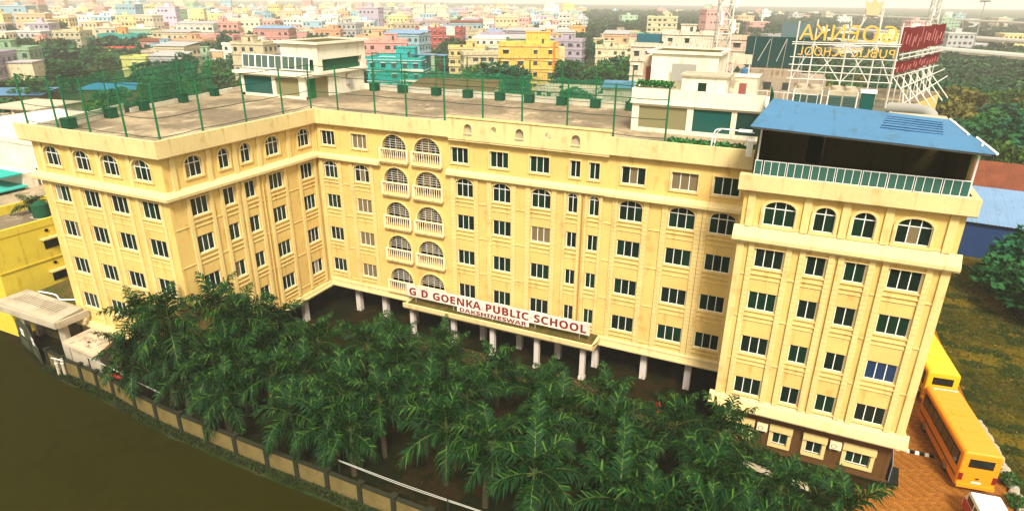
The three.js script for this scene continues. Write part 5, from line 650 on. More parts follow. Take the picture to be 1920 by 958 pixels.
function house(o) {
  o.r ??= rng(Math.round(Math.abs(o.x * 7 + o.z * 13)) + 5); const r = o.r; o.trim ??= o.col.clone().lerp(rgb(0.72, 0.68, 0.6), 0.35);
  const t = thing(o.name ?? 'town_house', o.label, o.category ?? 'house', [o.x, 0, o.z], o.yaw, o.group);
  part('wall', houseWall(o), M.vc, t);
  if (o.annex) { const a = o.annex, ah = o.h * a[0], aw = o.w * a[1]; part('annex', merge([paint(boxG(a[2] * (o.w / 2) + (a[2] > 0 ? 0.01 : -aw), a[2] * (o.w / 2) + (a[2] > 0 ? aw : -0.01), 0, ah, -o.d * 0.42, o.d * a[3]), a[4]), paint(boxG(a[2] * (o.w / 2) + (a[2] > 0 ? 0.02 : -aw - 0.3), a[2] * (o.w / 2) + (a[2] > 0 ? aw + 0.3 : -0.02), ah, ah + 0.3, -o.d * 0.45, o.d * a[3] + 0.3), o.trim)]), M.vc, t); }
  const ws = winSpots(o);
  for (const [x, y, z, a, ww] of ws) { const p = part('window', unitWin, r() < 0.15 ? M.paneGreen : M.houseGlass, t); p.position.set(x, y, z); p.rotation.y = a; p.scale.set(ww, 1.35, 1); if (o.hoods !== false && o.detail) { part('hood', unitHood, M.houseFrame, p); } }
  if (o.roof === 'room' || o.roof === 'both') { const rw = o.rw ?? Math.min(4.5, o.w * 0.42), rx = o.rx ?? rr(-0.25, 0.25, r) * o.w, rh = o.rh ?? 2.6, rz = -o.d * 0.12, q = part('roof_room', paint(merge([boxG(rx - rw / 2, rx + rw / 2, o.h + 0.03, o.h + rh, rz - 1.8, rz + 1.8), boxG(rx - rw / 2 - 0.3, rx + rw / 2 + 0.3, o.h + rh, o.h + rh + 0.16, rz - 2.1, rz + 2.1)]), o.roomCol ?? o.col), M.vc, t); const dd = part('door', unitWin, M.houseGlass, q); dd.position.set(rx + 0.2 * rw, o.h + 1.1, rz + 1.81); dd.scale.set(0.9, 1.9, 1); }
  if (o.roof === 'tank' || o.roof === 'both') { const q = part('water_tank', tankG, o.tank ?? M.tank, t); q.position.set(rr(-0.3, 0.3, r) * o.w, o.h + (o.roof === 'both' ? 0.05 : 0.05), o.d * 0.22); }
  if (o.roof === 'tin') { const hw = o.w / 2 + 0.5, hd = o.d / 2 + 0.5, g = raw([-hw, o.h + 0.9, hd, hw, o.h + 0.9, hd, hw, o.h + 2.0, -hd, -hw, o.h + 2.0, -hd, -hw, o.h + 0.82, hd, hw, o.h + 0.82, hd, hw, o.h + 1.92, -hd, -hw, o.h + 1.92, -hd], null, [0, 0, 9, 0, 9, 9, 0, 9, 0, 0, 9, 0, 9, 9, 0, 9], [0, 1, 2, 0, 2, 3, 5, 4, 6, 4, 7, 6, 0, 4, 1, 1, 4, 5, 1, 5, 2, 2, 5, 6, 3, 0, 7, 0, 4, 7]); part('tin_roof', g, o.tin ?? M.tin, t); }
  if (o.more) o.more(t, o);
  return t;
}
const taken = [];
const K = { cream: rgb(0.70, 0.60, 0.38), white: rgb(0.76, 0.73, 0.62), pink: rgb(0.68, 0.33, 0.28), salmon: rgb(0.62, 0.24, 0.15), peach: rgb(0.68, 0.42, 0.24), yellow: rgb(0.70, 0.55, 0.22), green: rgb(0.30, 0.45, 0.28), grey: rgb(0.46, 0.46, 0.44), blue: rgb(0.30, 0.46, 0.52), brown: rgb(0.30, 0.20, 0.14), beige: rgb(0.60, 0.50, 0.36), lilac: rgb(0.45, 0.38, 0.46) };
// --- houses one can pick out in the photograph
const shown = []; const L0 = (o) => { taken.push([o.x, o.z, Math.max(o.w, o.d) * 0.62]); shown.push([Math.atan2(CAM[0] - o.x, CAM[1] - o.z), Math.hypot(o.x - CAM[0], o.z - CAM[1]), Math.max(o.w, o.d) / 2 + 5]); return house(o); };
L0({ x: -77, z: -127, w: 17, d: 12, h: 12.6, yaw: 0.30, st: 4, col: rgb(0.02, 0.36, 0.34), trim: rgb(0.45, 0.66, 0.62), detail: 1, roof: 'room', rw: 6, rx: 2, rh: 3.2, label: 'turquoise four storey house with pale bands behind the flat school roof', name: 'town_house',
  more: (t) => { part('blue_sheet', boxG(4.0, 15, 13.7, 13.8, -4, 2), M.blueSheet, t); part('terrace_post', boxG(14.6, 14.8, 0, 13.7, 1.6, 1.8), M.teal, t); for (const s of [0, 1]) part('balcony_rail', boxG(2, 9.2, 6.2 + 3.15 * s, 6.9 + 3.15 * s, 6.4, 6.6), M.houseFrame, t); } });
L0({ x: -52.6, z: -171.3, w: 20.5, d: 13, h: 15, yaw: 0.42, st: 4, col: rgb(0.84, 0.50, 0.10), trim: rgb(0.86, 0.60, 0.22), detail: 1, roof: 'room', rw: 8.5, rx: 3.5, rh: 4.2, nx: 4, label: 'large yellow orange apartment block with orange corner strip behind the school roof', name: 'apartment_block', category: 'building',
  more: (t) => { part('corner_strip', merge([boxG(8.6, 9.4, 0, 16.4, 6.52, 6.9), boxG(10.26, 10.6, 0, 16.4, 3.2, 4.2)]), mat('orangeStrip', rgb(0.62, 0.17, 0.02)), t); part('side_wing', paint(boxG(10.3, 13.0, 0, 14.2, -6, 2.5), rgb(0.80, 0.60, 0.28)), M.vc, t); } });
L0({ x: -155, z: -283, w: 26, d: 12, h: 14, yaw: 0.26, st: 4, col: rgb(0.46, 0.065, 0.055), trim: rgb(0.62, 0.40, 0.34), detail: 1, roof: 'both', roomCol: K.cream, label: 'crimson red four storey house with white window frames in the middle distance', more: (t, o) => { for (const x of [-8, 7.5]) part('pale_bay', paint(boxG(x - 2.4, x + 2.4, 10.8, 15.6, 6.02, 6.6), K.white), M.vc, t); } });
L0({ x: -232, z: -280, w: 15, d: 12, h: 11.5, yaw: 0.5, st: 3, col: rgb(0.74, 0.36, 0.20), roof: 'room', detail: 1, label: 'salmon pink house above the white upper room of left rooftop' });
L0({ x: -262, z: -298, w: 12, d: 10, h: 9.5, yaw: 0.5, st: 3, col: rgb(0.72, 0.50, 0.34), roof: 'tank', detail: 1, label: 'peach house just left of the salmon pink one' });
L0({ x: -330, z: -215, w: 22, d: 12, h: 8.6, yaw: 0.55, st: 2, col: rgb(0.02, 0.37, 0.31), trim: rgb(0.05, 0.42, 0.36), detail: 1, roof: 'room', rw: 5, rx: 0, rh: 4, roomCol: rgb(0.80, 0.33, 0.10), label: 'turquoise green house with orange roof room at far left' });
L0({ x: -272, z: -172, w: 15, d: 9, h: 5.5, yaw: 0.5, st: 2, col: rgb(0.55, 0.09, 0.07), trim: rgb(0.72, 0.62, 0.05), detail: 1, roof: 'none', label: 'low red and lime yellow house at left beyond the roof netting', more: (t) => part('lime_storey', paint(boxG(-3.5, 9.4, 0, 5.3, 3.8, 5.2), rgb(0.66, 0.60, 0.04)), M.vc, t) });
L0({ x: -372, z: -212, w: 18, d: 13, h: 9.5, yaw: 0.45, st: 3, col: rgb(0.55, 0.50, 0.30), roof: 'room', roomCol: rgb(0.72, 0.58, 0.28), detail: 1, label: 'olive cream three storey house left of the turquoise green house' });
L0({ x: -342, z: -176, w: 19, d: 10, h: 7, yaw: 0.45, st: 2, col: rgb(0.72, 0.36, 0.12), trim: rgb(0.72, 0.55, 0.34), roof: 'room', roomCol: K.pink, detail: 1, label: 'orange two storey house at the far left edge' });
L0({ x: -195, z: -125, w: 9.5, d: 8, h: 8, yaw: 0.4, st: 2, col: rgb(0.52, 0.54, 0.16), roof: 'none', detail: 1, label: 'small lime yellow house seen through the left roof netting' });
L0({ x: -181, z: -128, w: 12, d: 8, h: 8.4, yaw: 0.4, st: 2, col: K.grey, roof: 'tin', detail: 1, label: 'grey house with tin roof right of the lime yellow house' });
L0({ x: -238, z: -205, w: 12, d: 9, h: 7.5, yaw: 0.5, st: 2, col: rgb(0.64, 0.44, 0.30), roof: 'room', roomCol: rgb(0.66, 0.12, 0.05), detail: 1, label: 'peach house with bright orange red roof room left of the green tree' });
L0({ x: -420, z: -420, w: 13, d: 12, h: 15, yaw: 0.5, st: 5, col: rgb(0.28, 0.50, 0.56), roof: 'room', label: 'tall pale blue house rising above the city centre left' });
L0({ x: -395, z: -460, w: 17, d: 10, h: 13, yaw: 0.5, st: 4, col: K.white, roof: 'none', label: 'white house with arched top loggia right of the tall blue house', more: (t, o) => { for (const x of [-4, 4]) part('loggia_arch', extr(shapeOf(outline(5, 3, 2.2)), 0.3, 5.0).translate(x, 11.2, 0.1), M.houseGlass, t); } });
L0({ x: -760, z: -410, w: 40, d: 16, h: 19, yaw: 0.5, st: 6, col: rgb(0.46, 0.36, 0.27), roof: 'room', label: 'big brown apartment block in the haze at top left', category: 'building', name: 'apartment_block' });
L0({ x: -700, z: -520, w: 52, d: 18, h: 18, yaw: 0.4, st: 5, col: rgb(0.66, 0.60, 0.26), roof: 'both', label: 'long pale yellow building in the haze at upper left', category: 'building', name: 'apartment_block' });
L0({ x: -660, z: -560, w: 24, d: 14, h: 16, yaw: 0.4, st: 5, col: rgb(0.42, 0.58, 0.56), roof: 'room', label: 'pale aqua building in the haze right of the long yellow one', category: 'building', name: 'apartment_block' });
L0({ x: -125, z: -430, w: 12, d: 10, h: 11, yaw: 0.3, st: 3, col: rgb(0.78, 0.42, 0.12), roof: 'none', label: 'plain orange block above the yellow orange apartment roof' });
L0({ x: -150, z: -470, w: 9, d: 8, h: 19, yaw: 0.3, st: 5, col: K.white, roof: 'room', label: 'slim white tower house left of the plain orange block' });
L0({ x: -0.5, z: -136, w: 9.5, d: 9, h: 18.6, yaw: 0.1, st: 5, skipLow: 2, col: rgb(0.72, 0.60, 0.46), roof: 'tank', detail: 1, label: 'pale peach tower house with dark tank left of the white stair tower', more: t => part('roof_tank', boxG(-3.6, 2.6, 19.5, 21.6, -1, 3.6), mat('tankTeal', rgb(0.02, 0.10, 0.13)), t) });
L0({ x: 3.9, z: -166, w: 15, d: 10, h: 20.5, yaw: 0.12, st: 6, skipLow: 2, nx: 3, col: rgb(0.74, 0.64, 0.50), roof: 'both', detail: 1, label: 'cream apartment house directly behind the white stair tower' });
L0({ x: 15.5, z: -167, w: 12, d: 9, h: 19.5, yaw: 0.1, st: 6, skipLow: 2, nx: 2, col: rgb(0.68, 0.48, 0.36), roof: 'room', detail: 1, label: 'peach apartment house beside the lattice mast' });
L0({ x: -60, z: -420, w: 20, d: 12, h: 19, yaw: 0.2, st: 6, col: rgb(0.70, 0.62, 0.36), roof: 'both', label: 'pale yellow stepped apartment house left of the cream rooftops', category: 'building' });
L0({ x: -30, z: -205, w: 12, d: 9, h: 7, yaw: 0.3, st: 2, col: K.cream, roof: 'room', detail: 1, label: 'small cream house between two trees right of the yellow orange block' });
L0({ x: -240, z: -420, w: 22, d: 12, h: 13, yaw: 0.4, st: 4, col: rgb(0.46, 0.36, 0.36), roof: 'room', label: 'dusky mauve apartment block left of the crimson house', category: 'building' });
L0({ x: -300, z: -330, w: 16, d: 10, h: 9, yaw: 0.5, st: 3, col: rgb(0.66, 0.47, 0.40), roof: 'both', label: 'pale rose house left of the peach one' });
// --- near neighbours at the left edge
{
  const t = thing('yellow_building', 'bright yellow neighbour building behind the gatehouse at left', 'building', [0, 0, 0]);
  part('wall', merge([boxG(-44, -23, 0, 9.6, 1.5, 17.6)]), M.yellowWall, t); part('parapet', merge([boxG(-23.25, -22.95, 9.6, 10.3, 1.5, 17.7), boxG(-44, -23.25, 9.6, 10.3, 17.4, 17.7), boxG(-44, -23.25, 9.6, 10.3, 1.4, 1.7), boxG(-30.2, -29.9, 9.6, 10.5, 1.7, 17.4)]), M.yellowWall, t); part('roof_deck', boxG(-43.8, -23.3, 9.601, 9.66, 1.75, 17.35), M.screed, t); part('string_course', boxG(-22.99, -22.9, 6.35, 6.47, 1.5, 17.6), M.yellowWall, t);
  for (const y of [7.9, 4.6]) { const w = part('window', boxG(-23.02, -22.96, y - 0.5, y + 0.5, 12.0, 13.3), M.paneDark, t); part('hood', boxG(-22.96, -22.35, y + 0.55, y + 0.68, 11.7, 13.6), M.trim, w); part('vent', new THREE.CylinderGeometry(0.16, 0.16, 0.08, 10).rotateZ(Math.PI / 2).translate(-22.95, y + 1.3, 12.8), M.dark, w); }
  const w = thing('white_building', 'tall blank white neighbour building behind the left wing', 'building', [0, 0, 0]); part('wall', boxG(-62, -37.4, 0, 14.2, -14, 4), mat('nbWhite', rgb(0.80, 0.72, 0.60), { map: TX.plaster }), w); part('parapet', merge([boxG(-62, -37.3, 14.2, 14.8, 3.8, 4.1), boxG(-37.6, -37.3, 14.2, 14.8, -14, 3.8)]), M.nbWhite, w); part('window', boxG(-39.6, -38.2, 7.4, 8.5, 3.96, 4.03), M.paneDark, w); part('outlet', boxG(-38.4, -38.1, 11.3, 11.6, 4.0, 4.08), M.dark, w); part('pipe', barG(V3(-37.9, 6, 4.1), V3(-37.9, 14, 4.1), 0.05), M.white, w);
  const b = thing('beige_house', 'beige house with open top storey behind the white neighbour at left edge', 'house', [-79.5, 0, -20], 0.2); b.scale.set(0.62, 0.78, 0.8); part('wall', paint(merge([boxG(-8, 8, 0, 13.5, -6, 5), boxG(-8, -7.2, 13.5, 16, 4.2, 5), boxG(7.2, 8, 13.5, 16, 4.2, 5), boxG(-0.4, 0.4, 13.5, 16, 4.2, 5), boxG(-8, 8, 13.5, 16, -6, 0)]), K.cream), M.vc, b); part('roof_slab', paint(boxG(-8.6, 8.6, 16, 16.3, -6.5, 5.6), K.beige), M.vc, b); part('window', boxG(3, 5, 10, 11.6, 4.98, 5.04), M.houseGlass, b);
  const s = thing('teal_awnings', 'teal and blue sheet awnings stacked at the left edge', 'awning', [-41, 0, 7.0]); part('awning', boxG(-7, 3.4, 11.4, 11.55, -1, 1.6).rotateX(0), mat('awnTeal', rgb(0.03, 0.34, 0.30)), s); part('awning', boxG(-7, 3.8, 10.0, 10.15, -1, 2.2), mat('awnTeal2', rgb(0.05, 0.38, 0.32)), s); part('awning', boxG(-7, 4.0, 8.9, 9.05, -1, 3.2), M.blueSheet, s); part('wall', boxG(-7, 3.2, 0, 11.4, -2.5, -1), M.nbWhite, s);
  const pp = thing('potted_palm', 'bushy potted palm on the yellow building roof edge', 'potted palm', [-28.2, 9.66, 10.8]); part('pot', new THREE.CylinderGeometry(0.35, 0.28, 0.6, 12).translate(0, 0.3, 0), M.greenDark, pp); for (let i = 0; i < 9; i++) { const f = part('frond', frondTypes[i % 4 + 1][0], M.palmLeaf, pp); f.position.y = 0.6; f.rotation.set(0, i * 2.4, 0.1, 'YZX'); f.scale.setScalar(0.62); }
  const wt = thing('water_tank', 'dark green water tank on the yellow building roof edge', 'water tank', [-26.0, 9.66, 11.2]); part('drum', tankG, M.greenDark, wt).scale.setScalar(1.2); part('stand', boxC(0, 0.02, 0, 1.6, 0.04, 1.6), M.concrete, wt);
}
// sheds between: blue sheets at left, blue warehouse and rusty shed at right
function shed(name, label, x, z, w, d, h, rise, yaw, roofM, wallM) { const t = thing(name, label, 'shed', [x, 0, z], yaw); part('wall', boxG(-w / 2, w / 2, 0, h, -d / 2, d / 2), wallM, t); const n = Math.max(3, Math.round(w / 1.5)); for (let i = 0; i < n; i++) { const x0 = -w / 2 - 0.4 + (w + 0.8) * i / n, x1 = x0 + (w + 0.8) / n + 0.02, P = [], U = [], I = []; for (let k = 0; k <= 8; k++) { const xx = mix(x0, x1, k / 8), e = (k % 2) * 0.05 + (i % 2) * 0.004; P.push(xx, h + 0.05 + e, d / 2 + 0.5, xx, h + rise + e, -d / 2 - 0.3); U.push(xx, 0, xx, d); if (k < 8) { const q = k * 2; I.push(q, q + 2, q + 1, q + 1, q + 2, q + 3); } } part('roof_sheet', raw(P, null, U, I), roofM, t); } taken.push([x, z, Math.max(w, d) * 0.6]); return t; }
mat('paleBlueSheet', rgb(0.15, 0.29, 0.50), { map: TX.plaster, roughness: 0.5 }); mat('rustSheet', rgb(0.75, 0.70, 0.66), { map: TX.rust });
shed('warehouse', 'blue sheeted warehouse with pale blue roof beyond the lawn', 69, -53, 15, 13, 4.6, 1.6, -0.1, M.paleBlueSheet, mat('warehouseBlue', rgb(0.014, 0.04, 0.12)));
shed('rusty_shed', 'shed with rusty brown tin roof behind the blue warehouse', 70.5, -68, 12, 9, 5.2, 2.2, -0.1, M.rustSheet, M.brown);
shed('blue_shed', 'open shed with bright blue sheet roof at the far left', -152, -56, 17, 9, 5.6, 0.9, 0.55, M.blueSheet, M.oliveWall); shed('blue_shed', 'shed with teal blue sheet roof seen through left roof netting', -143, -79, 18, 9, 5.0, 0.9, 0.5, mat('blueTeal', rgb(0.02, 0.17, 0.30)), M.oliveWall);
shed('blue_shed', 'blue tarpaulin shed behind the school roof near the right rooftop room', -2.2, -112, 7, 7, 10.2, 1.0, 0.2, M.blueSheet, M.concrete);
// --- filler: rows of town houses
const R2 = rng(4242), AZ = 0.4299;
const free = (x, z, r) => taken.every(t => Math.hypot(t[0] - x, t[1] - z) > t[2] + r);
const stock = [['cream', K.cream], ['off white', K.white], ['pale pink', K.pink], ['peach', K.peach], ['pale yellow', K.yellow], ['pale green', K.green], ['grey', K.grey], ['pale blue', K.blue], ['pale pink', K.pink], ['beige', K.beige], ['mauve', K.lilac], ['cream', K.cream], ['beige', K.beige], ['off white', K.white]];
const marks = [['turquoise house behind the school roof', -77, -127], ['yellow orange apartment block', -52.6, -171], ['crimson house', -155, -283], ['salmon pink house', -232, -280], ['turquoise green house', -330, -215], ['low red and lime house', -272, -172], ['lime yellow house', -195, -125], ['orange two storey house', -342, -176], ['tall pale blue house', -420, -420], ['plain orange block', -125, -430], ['house with orange red roof room', -238, -205], ['dusky mauve block', -240, -420], ['pale rose house', -300, -330]];
const polar = (x, z) => { const dx = x - CAM[0], dz = z - CAM[1]; return [Math.atan2(-dx, -dz), Math.hypot(dx, dz)]; };
const treeSpots = [], farHouses = [], labels = new Set();
let nHouse = 0;
for (let d = 150; d < 1500; d *= 1 + (d < 470 ? 18 : 26) / d) {
  const step = (d < 470 ? 20 : 27) / d;
  for (let a = -0.66 + R2() * step; a < 0.72; a += step) {
    const dd = d + rr(-5, 5, R2), al = a + rr(-0.3, 0.3, R2) * step, x = CAM[0] - Math.sin(AZ + al) * dd, z = CAM[1] - Math.cos(AZ + al) * dd;
    if (x > -30 && x < 62 && z > -60) continue;
    const woods = al < -0.28 || (al < -0.1 && dd > 480), p = R2();
    const w = rr(11, 21, R2), dp = rr(9, 14, R2), st = p < 0.25 ? 2 : p < 0.7 ? 3 : 4, h = st * rr(2.9, 3.3, R2) * (dd < 250 ? 0.72 : 1.12), yaw = rr(0.1, 0.7, R2), tree = R2() < (woods ? 0.94 : dd < 250 ? 0.60 : 0.26), sk = pick(stock, R2), ro = pick(['room', 'tank', 'both', 'none', 'room', 'tin'], R2), v = rr(0.8, 1.12, R2);
    if (tree) { if (free(x, z, 4)) treeSpots.push([x, z, dd, al]); continue; }
    if (!free(x, z, 8)) continue;
    if (shown.some(([ma, md, mw]) => dd < md && md < 520 && dd > md * 0.6 && Math.abs(AZ + al - ma) < (mw - 2) / md)) { treeSpots.push([x, z, dd, al, 1]); continue; } // keep the picked-out houses in sight
    const col = sk[1].clone().multiplyScalar(v);
    if (dd < 470 && nHouse < 270) {
      nHouse++; const [pa, pd] = polar(x, z); let best = null; for (const m of marks) { const [ma, md] = polar(m[1], m[2]), e = Math.hypot((ma - pa) * pd, pd - md); if (!best || e < best.e) best = { e, m, s: Math.abs(ma - pa) * pd > Math.abs(pd - md) ? (pa > ma ? 'left of' : 'right of') : pd > md ? 'behind' : 'in front of' }; }
      const num = ['', 'one', 'two', 'three', 'four'][st], rt = { room: 'with stair room', tank: 'with water tank', both: 'with stair room and tank', none: 'with bare flat roof', tin: 'with tin roof' }[ro]; let lab = `${v > 0.98 ? 'bright' : v < 0.84 ? 'dull' : 'clean'} ${sk[0]} ${num} storey house ${rt}, ${best.s} the ${best.m[0]}`.split(' ').slice(0, 16).join(' ');
      labels.add(lab);
      house({ x, z, w, d: dp, h, yaw, st, col, roof: ro, label: lab, group: 'houses of the town behind the school', r: rng(9000 + nHouse), detail: dd < 240, annex: R2() < 0.65 ? [rr(0.45, 0.9, R2), rr(0.3, 0.6, R2), R2() < 0.5 ? 1 : -1, rr(0.1, 0.62, R2), pick(stock, R2)[1]] : null, tin: pick([M.tin, M.tin, M.rustSheet, M.paleBlueSheet], R2) });
    } else farHouses.push({ x, z, w: w * 0.95, d: dp * 0.95, h: h * (R2() < 0.15 ? 1.6 : 0.95), yaw, st, col, r: rng(20000 + farHouses.length), trim: col.clone().lerp(rgb(0.6, 0.55, 0.48), 0.3) });
  }
}
{
  const l = []; const dk = rgb(0.05, 0.05, 0.05);
  for (const o of farHouses) { const c = [paint(boxG(-o.w / 2, o.w / 2, 0, o.h, -o.d / 2, o.d / 2), o.col), paint(boxG(-o.w / 2 - 0.3, o.w / 2 + 0.3, o.h, o.h + 0.7, -o.d / 2 - 0.3, o.d / 2 + 0.3), o.trim)]; if (o.r() < 0.6) c.push(paint(boxG(-1.8, 1.8, o.h + 0.7, o.h + 3, -1.8, 1.8), o.col)); for (const [x, y, z, a, ww] of winSpots(o)) c.push(paint(a ? boxC(x, y, z, 0.08, 1.4, ww) : boxC(x, y, z, ww, 1.4, 0.08), dk)); const g = merge(c); g.rotateY(o.yaw); g.translate(o.x, 0, o.z); l.push(g); }
  tag(mesh('distant_houses', merge(l), M.vcPlain), 'mass of hazy far houses filling the city towards the horizon', 'houses', null, 'stuff');
}
// ------------------------------------------------------------------ trees
function crownG(sd, R, H, n, s, c) { // leaf clumps on branching lobes
  const r = rng(sd), lobes = [], P = [], U = [], C = []; const nl = 16; for (let i = 0; i < nl; i++) { const a = i * 2.4 + rr(-0.4, 0.4, r), u = rr(0.1, 1, r), k = Math.sqrt(rr(0.15, 1, r)); lobes.push([Math.cos(a) * R * 0.66 * k, H * (0.18 + 0.72 * u * (1 - 0.45 * k * k)), Math.sin(a) * R * 0.66 * k, R * rr(0.30, 0.50, r), rr(0.75, 1.2, r)]); }
  for (let i = 0; i < n; i++) { const L = lobes[i % nl], u = rr(-1, 1, r), a = rr(0, 6.283, r), k = Math.sqrt(1 - u * u), q = L[3] * (0.6 + 0.5 * Math.sqrt(r())), x = L[0] + k * Math.cos(a) * q, y = L[1] + u * q * 0.75, z = L[2] + k * Math.sin(a) * q; const d = V3(k * Math.cos(a) + rr(-0.7, 0.7, r), u * 0.5 + rr(-0.3, 0.8, r), k * Math.sin(a) + rr(-0.7, 0.7, r)).normalize(), e = V3(rr(-1, 1, r), rr(-1, 1, r), rr(-1, 1, r)).cross(d).normalize(), f = s * rr(0.6, 1.35, r); d.multiplyScalar(f); e.multiplyScalar(f * 0.62); const t = rr(0.72, 1.28, r) * L[4];
    P.push(x - d.x * 0.5, y - d.y * 0.5, z - d.z * 0.5, x + e.x, y + e.y, z + e.z, x + d.x, y + d.y, z + d.z, x - d.x * 0.5, y - d.y * 0.5, z - d.z * 0.5, x + d.x, y + d.y, z + d.z, x - e.x, y - e.y, z - e.z); U.push(0, 0, 1, 0, 1, 1, 0, 0, 1, 1, 0, 1); for (let j = 0; j < 6; j++) C.push(c[0] * t, c[1] * t, c[2] * t); }
  return raw(P, null, U, null, C);
}
function trunkG(R, H, sd) { const r = rng(sd), l = [new THREE.CylinderGeometry(R * 0.045, R * 0.09, H * 0.5, 7).translate(0, H * 0.25, 0)]; for (let i = 0; i < 5; i++) { const a = i * 1.3 + rr(0, 0.5, r), e = V3(Math.cos(a) * R * 0.5, H * rr(0.62, 0.85, r), Math.sin(a) * R * 0.5), b = V3(0, H * rr(0.3, 0.46, r), 0), dd = e.clone().sub(b), L = dd.length(), g = new THREE.CylinderGeometry(R * 0.012, R * 0.04, L, 5).translate(0, L / 2, 0); g.applyQuaternion(new THREE.Quaternion().setFromUnitVectors(V3(0, 1, 0), dd.normalize())); g.translate(b.x, b.y, b.z); l.push(g); } return merge(l); }
mat('leaf', rgb(1, 1, 1), { vertexColors: true, roughness: 0.65 }); mat('bark', rgb(0.10, 0.075, 0.05));
const greens = [[0.016, 0.085, 0.024], [0.027, 0.115, 0.022], [0.011, 0.080, 0.034], [0.055, 0.112, 0.015], [0.11, 0.098, 0.018]];
const crowns = greens.map((c, i) => crownG(500 + i, 4, 6.2, 2200, 0.46, c)), trunks = greens.map((c, i) => trunkG(4, 8, 520 + i));
const gname = ['dark green', 'mid green', 'bluish green', 'olive green', 'autumn brown'];
function tree(x, z, R, H, k, label, group) { const t = thing('broadleaf_tree', label, 'tree', [x, 0, z], (x * 3.7 + z) % 6.28, group); const sx = R / 4, sy = H / 8.4; const a = part('trunk', trunks[k], M.bark, t), b = part('crown', crowns[k], M.leaf, t); a.scale.set(sx, sy, sx); b.scale.set(sx, sy, sx); b.position.y = 1.7 * sy; return t; }
const landmarkTrees = [[-148, -58, 6, 8.5, 0, 'dark tree in front of the blue shed at far left'], [-217, -92, 7, 9, 2, 'tall dark tree at the far left edge below the orange house'], [-240, -110, 7, 6.5, 0, 'big dark tree left of the lime yellow house'], [-196, -88, 6, 7, 2, 'dark bushy tree between blue sheds and lime yellow house'], [-170, -66, 6.5, 9, 1, 'green tree behind the blue shed'], [-147, -102, 6, 8.4, 2, 'bluish tree behind the left netting, near the rooftop room'], [-43, -130, 8.5, 12.8, 2, 'wide dark domed tree just behind the school roof, below the yellow orange block'], [-55, -142, 5, 10, 0, 'tree beside the wide domed tree behind the school roof'], [-33, -160, 6, 13, 0, 'leafy tree right of the yellow orange apartment block'], [-26, -172, 5, 12, 1, 'second leafy tree right of the yellow orange apartment block'], [-12, -165, 6.5, 14, 1, 'tall tree left of the pale peach tower house'], [-7, -150, 5, 11, 0, 'lower tree left of the pale peach tower house'], [-205, -175, 4.2, 15, 2, 'slender tall dark tree left of the left rooftop room'], [-150, -98, 7, 9, 0, 'broad tree seen through the left roof netting'], [-165, -108, 7.5, 9.5, 2, 'broad bluish tree behind the left roof netting'], [-185, -82, 6, 9, 0, 'tree behind the blue shed at far left'], [-210, -70, 7, 9, 0, 'tree clump at the far left edge'], [-228, -96, 6, 8, 2, 'dark tree further back at the far left edge'], [-128, -88, 6, 8, 1, 'green tree left of the left rooftop room'], [-140, -112, 6, 10, 1, 'tree filling the gap behind the left rooftop room'],
  [67, -28, 4.5, 7, 0, 'dark tree in front of the blue warehouse at right edge'], [71.5, -33, 5, 8, 0, 'dark tree beside the blue warehouse at right edge'], [73, -20, 4, 6, 2, 'dark tree at right edge above the lawn'], [67.6, -37.5, 4.2, 7.2, 2, 'bluish tree hiding the middle of the dark blue warehouse wall'], [70, -29.5, 4.4, 6.6, 1, 'mid green tree at right edge in front of the warehouse trees'], [64.6, -34.5, 3.6, 5.8, 0, 'dark leafy tree left of the others before the warehouse'], [66, -39.5, 2.6, 3.6, 2, 'small tree against the dark blue warehouse wall'], [77, -48, 5, 8, 1, 'tree behind the warehouse at right edge'], [63, -90, 6, 10, 0, 'big dark tree right of the blue roof corner'], [70, -96, 7, 11, 0, 'big dark tree behind the rusty shed'], [78, -86, 6, 9, 0, 'dark tree right of the rusty shed'], [82, -72, 5, 8, 4, 'brown leaved tree right of the rusty shed'], [76, -150, 6.5, 11, 4, 'autumn brown tree in the wood at right']];
for (const [x, z, R, H, k, lab] of landmarkTrees) { tree(x, z, R, H, k, lab); taken.push([x, z, R * 0.6]); }
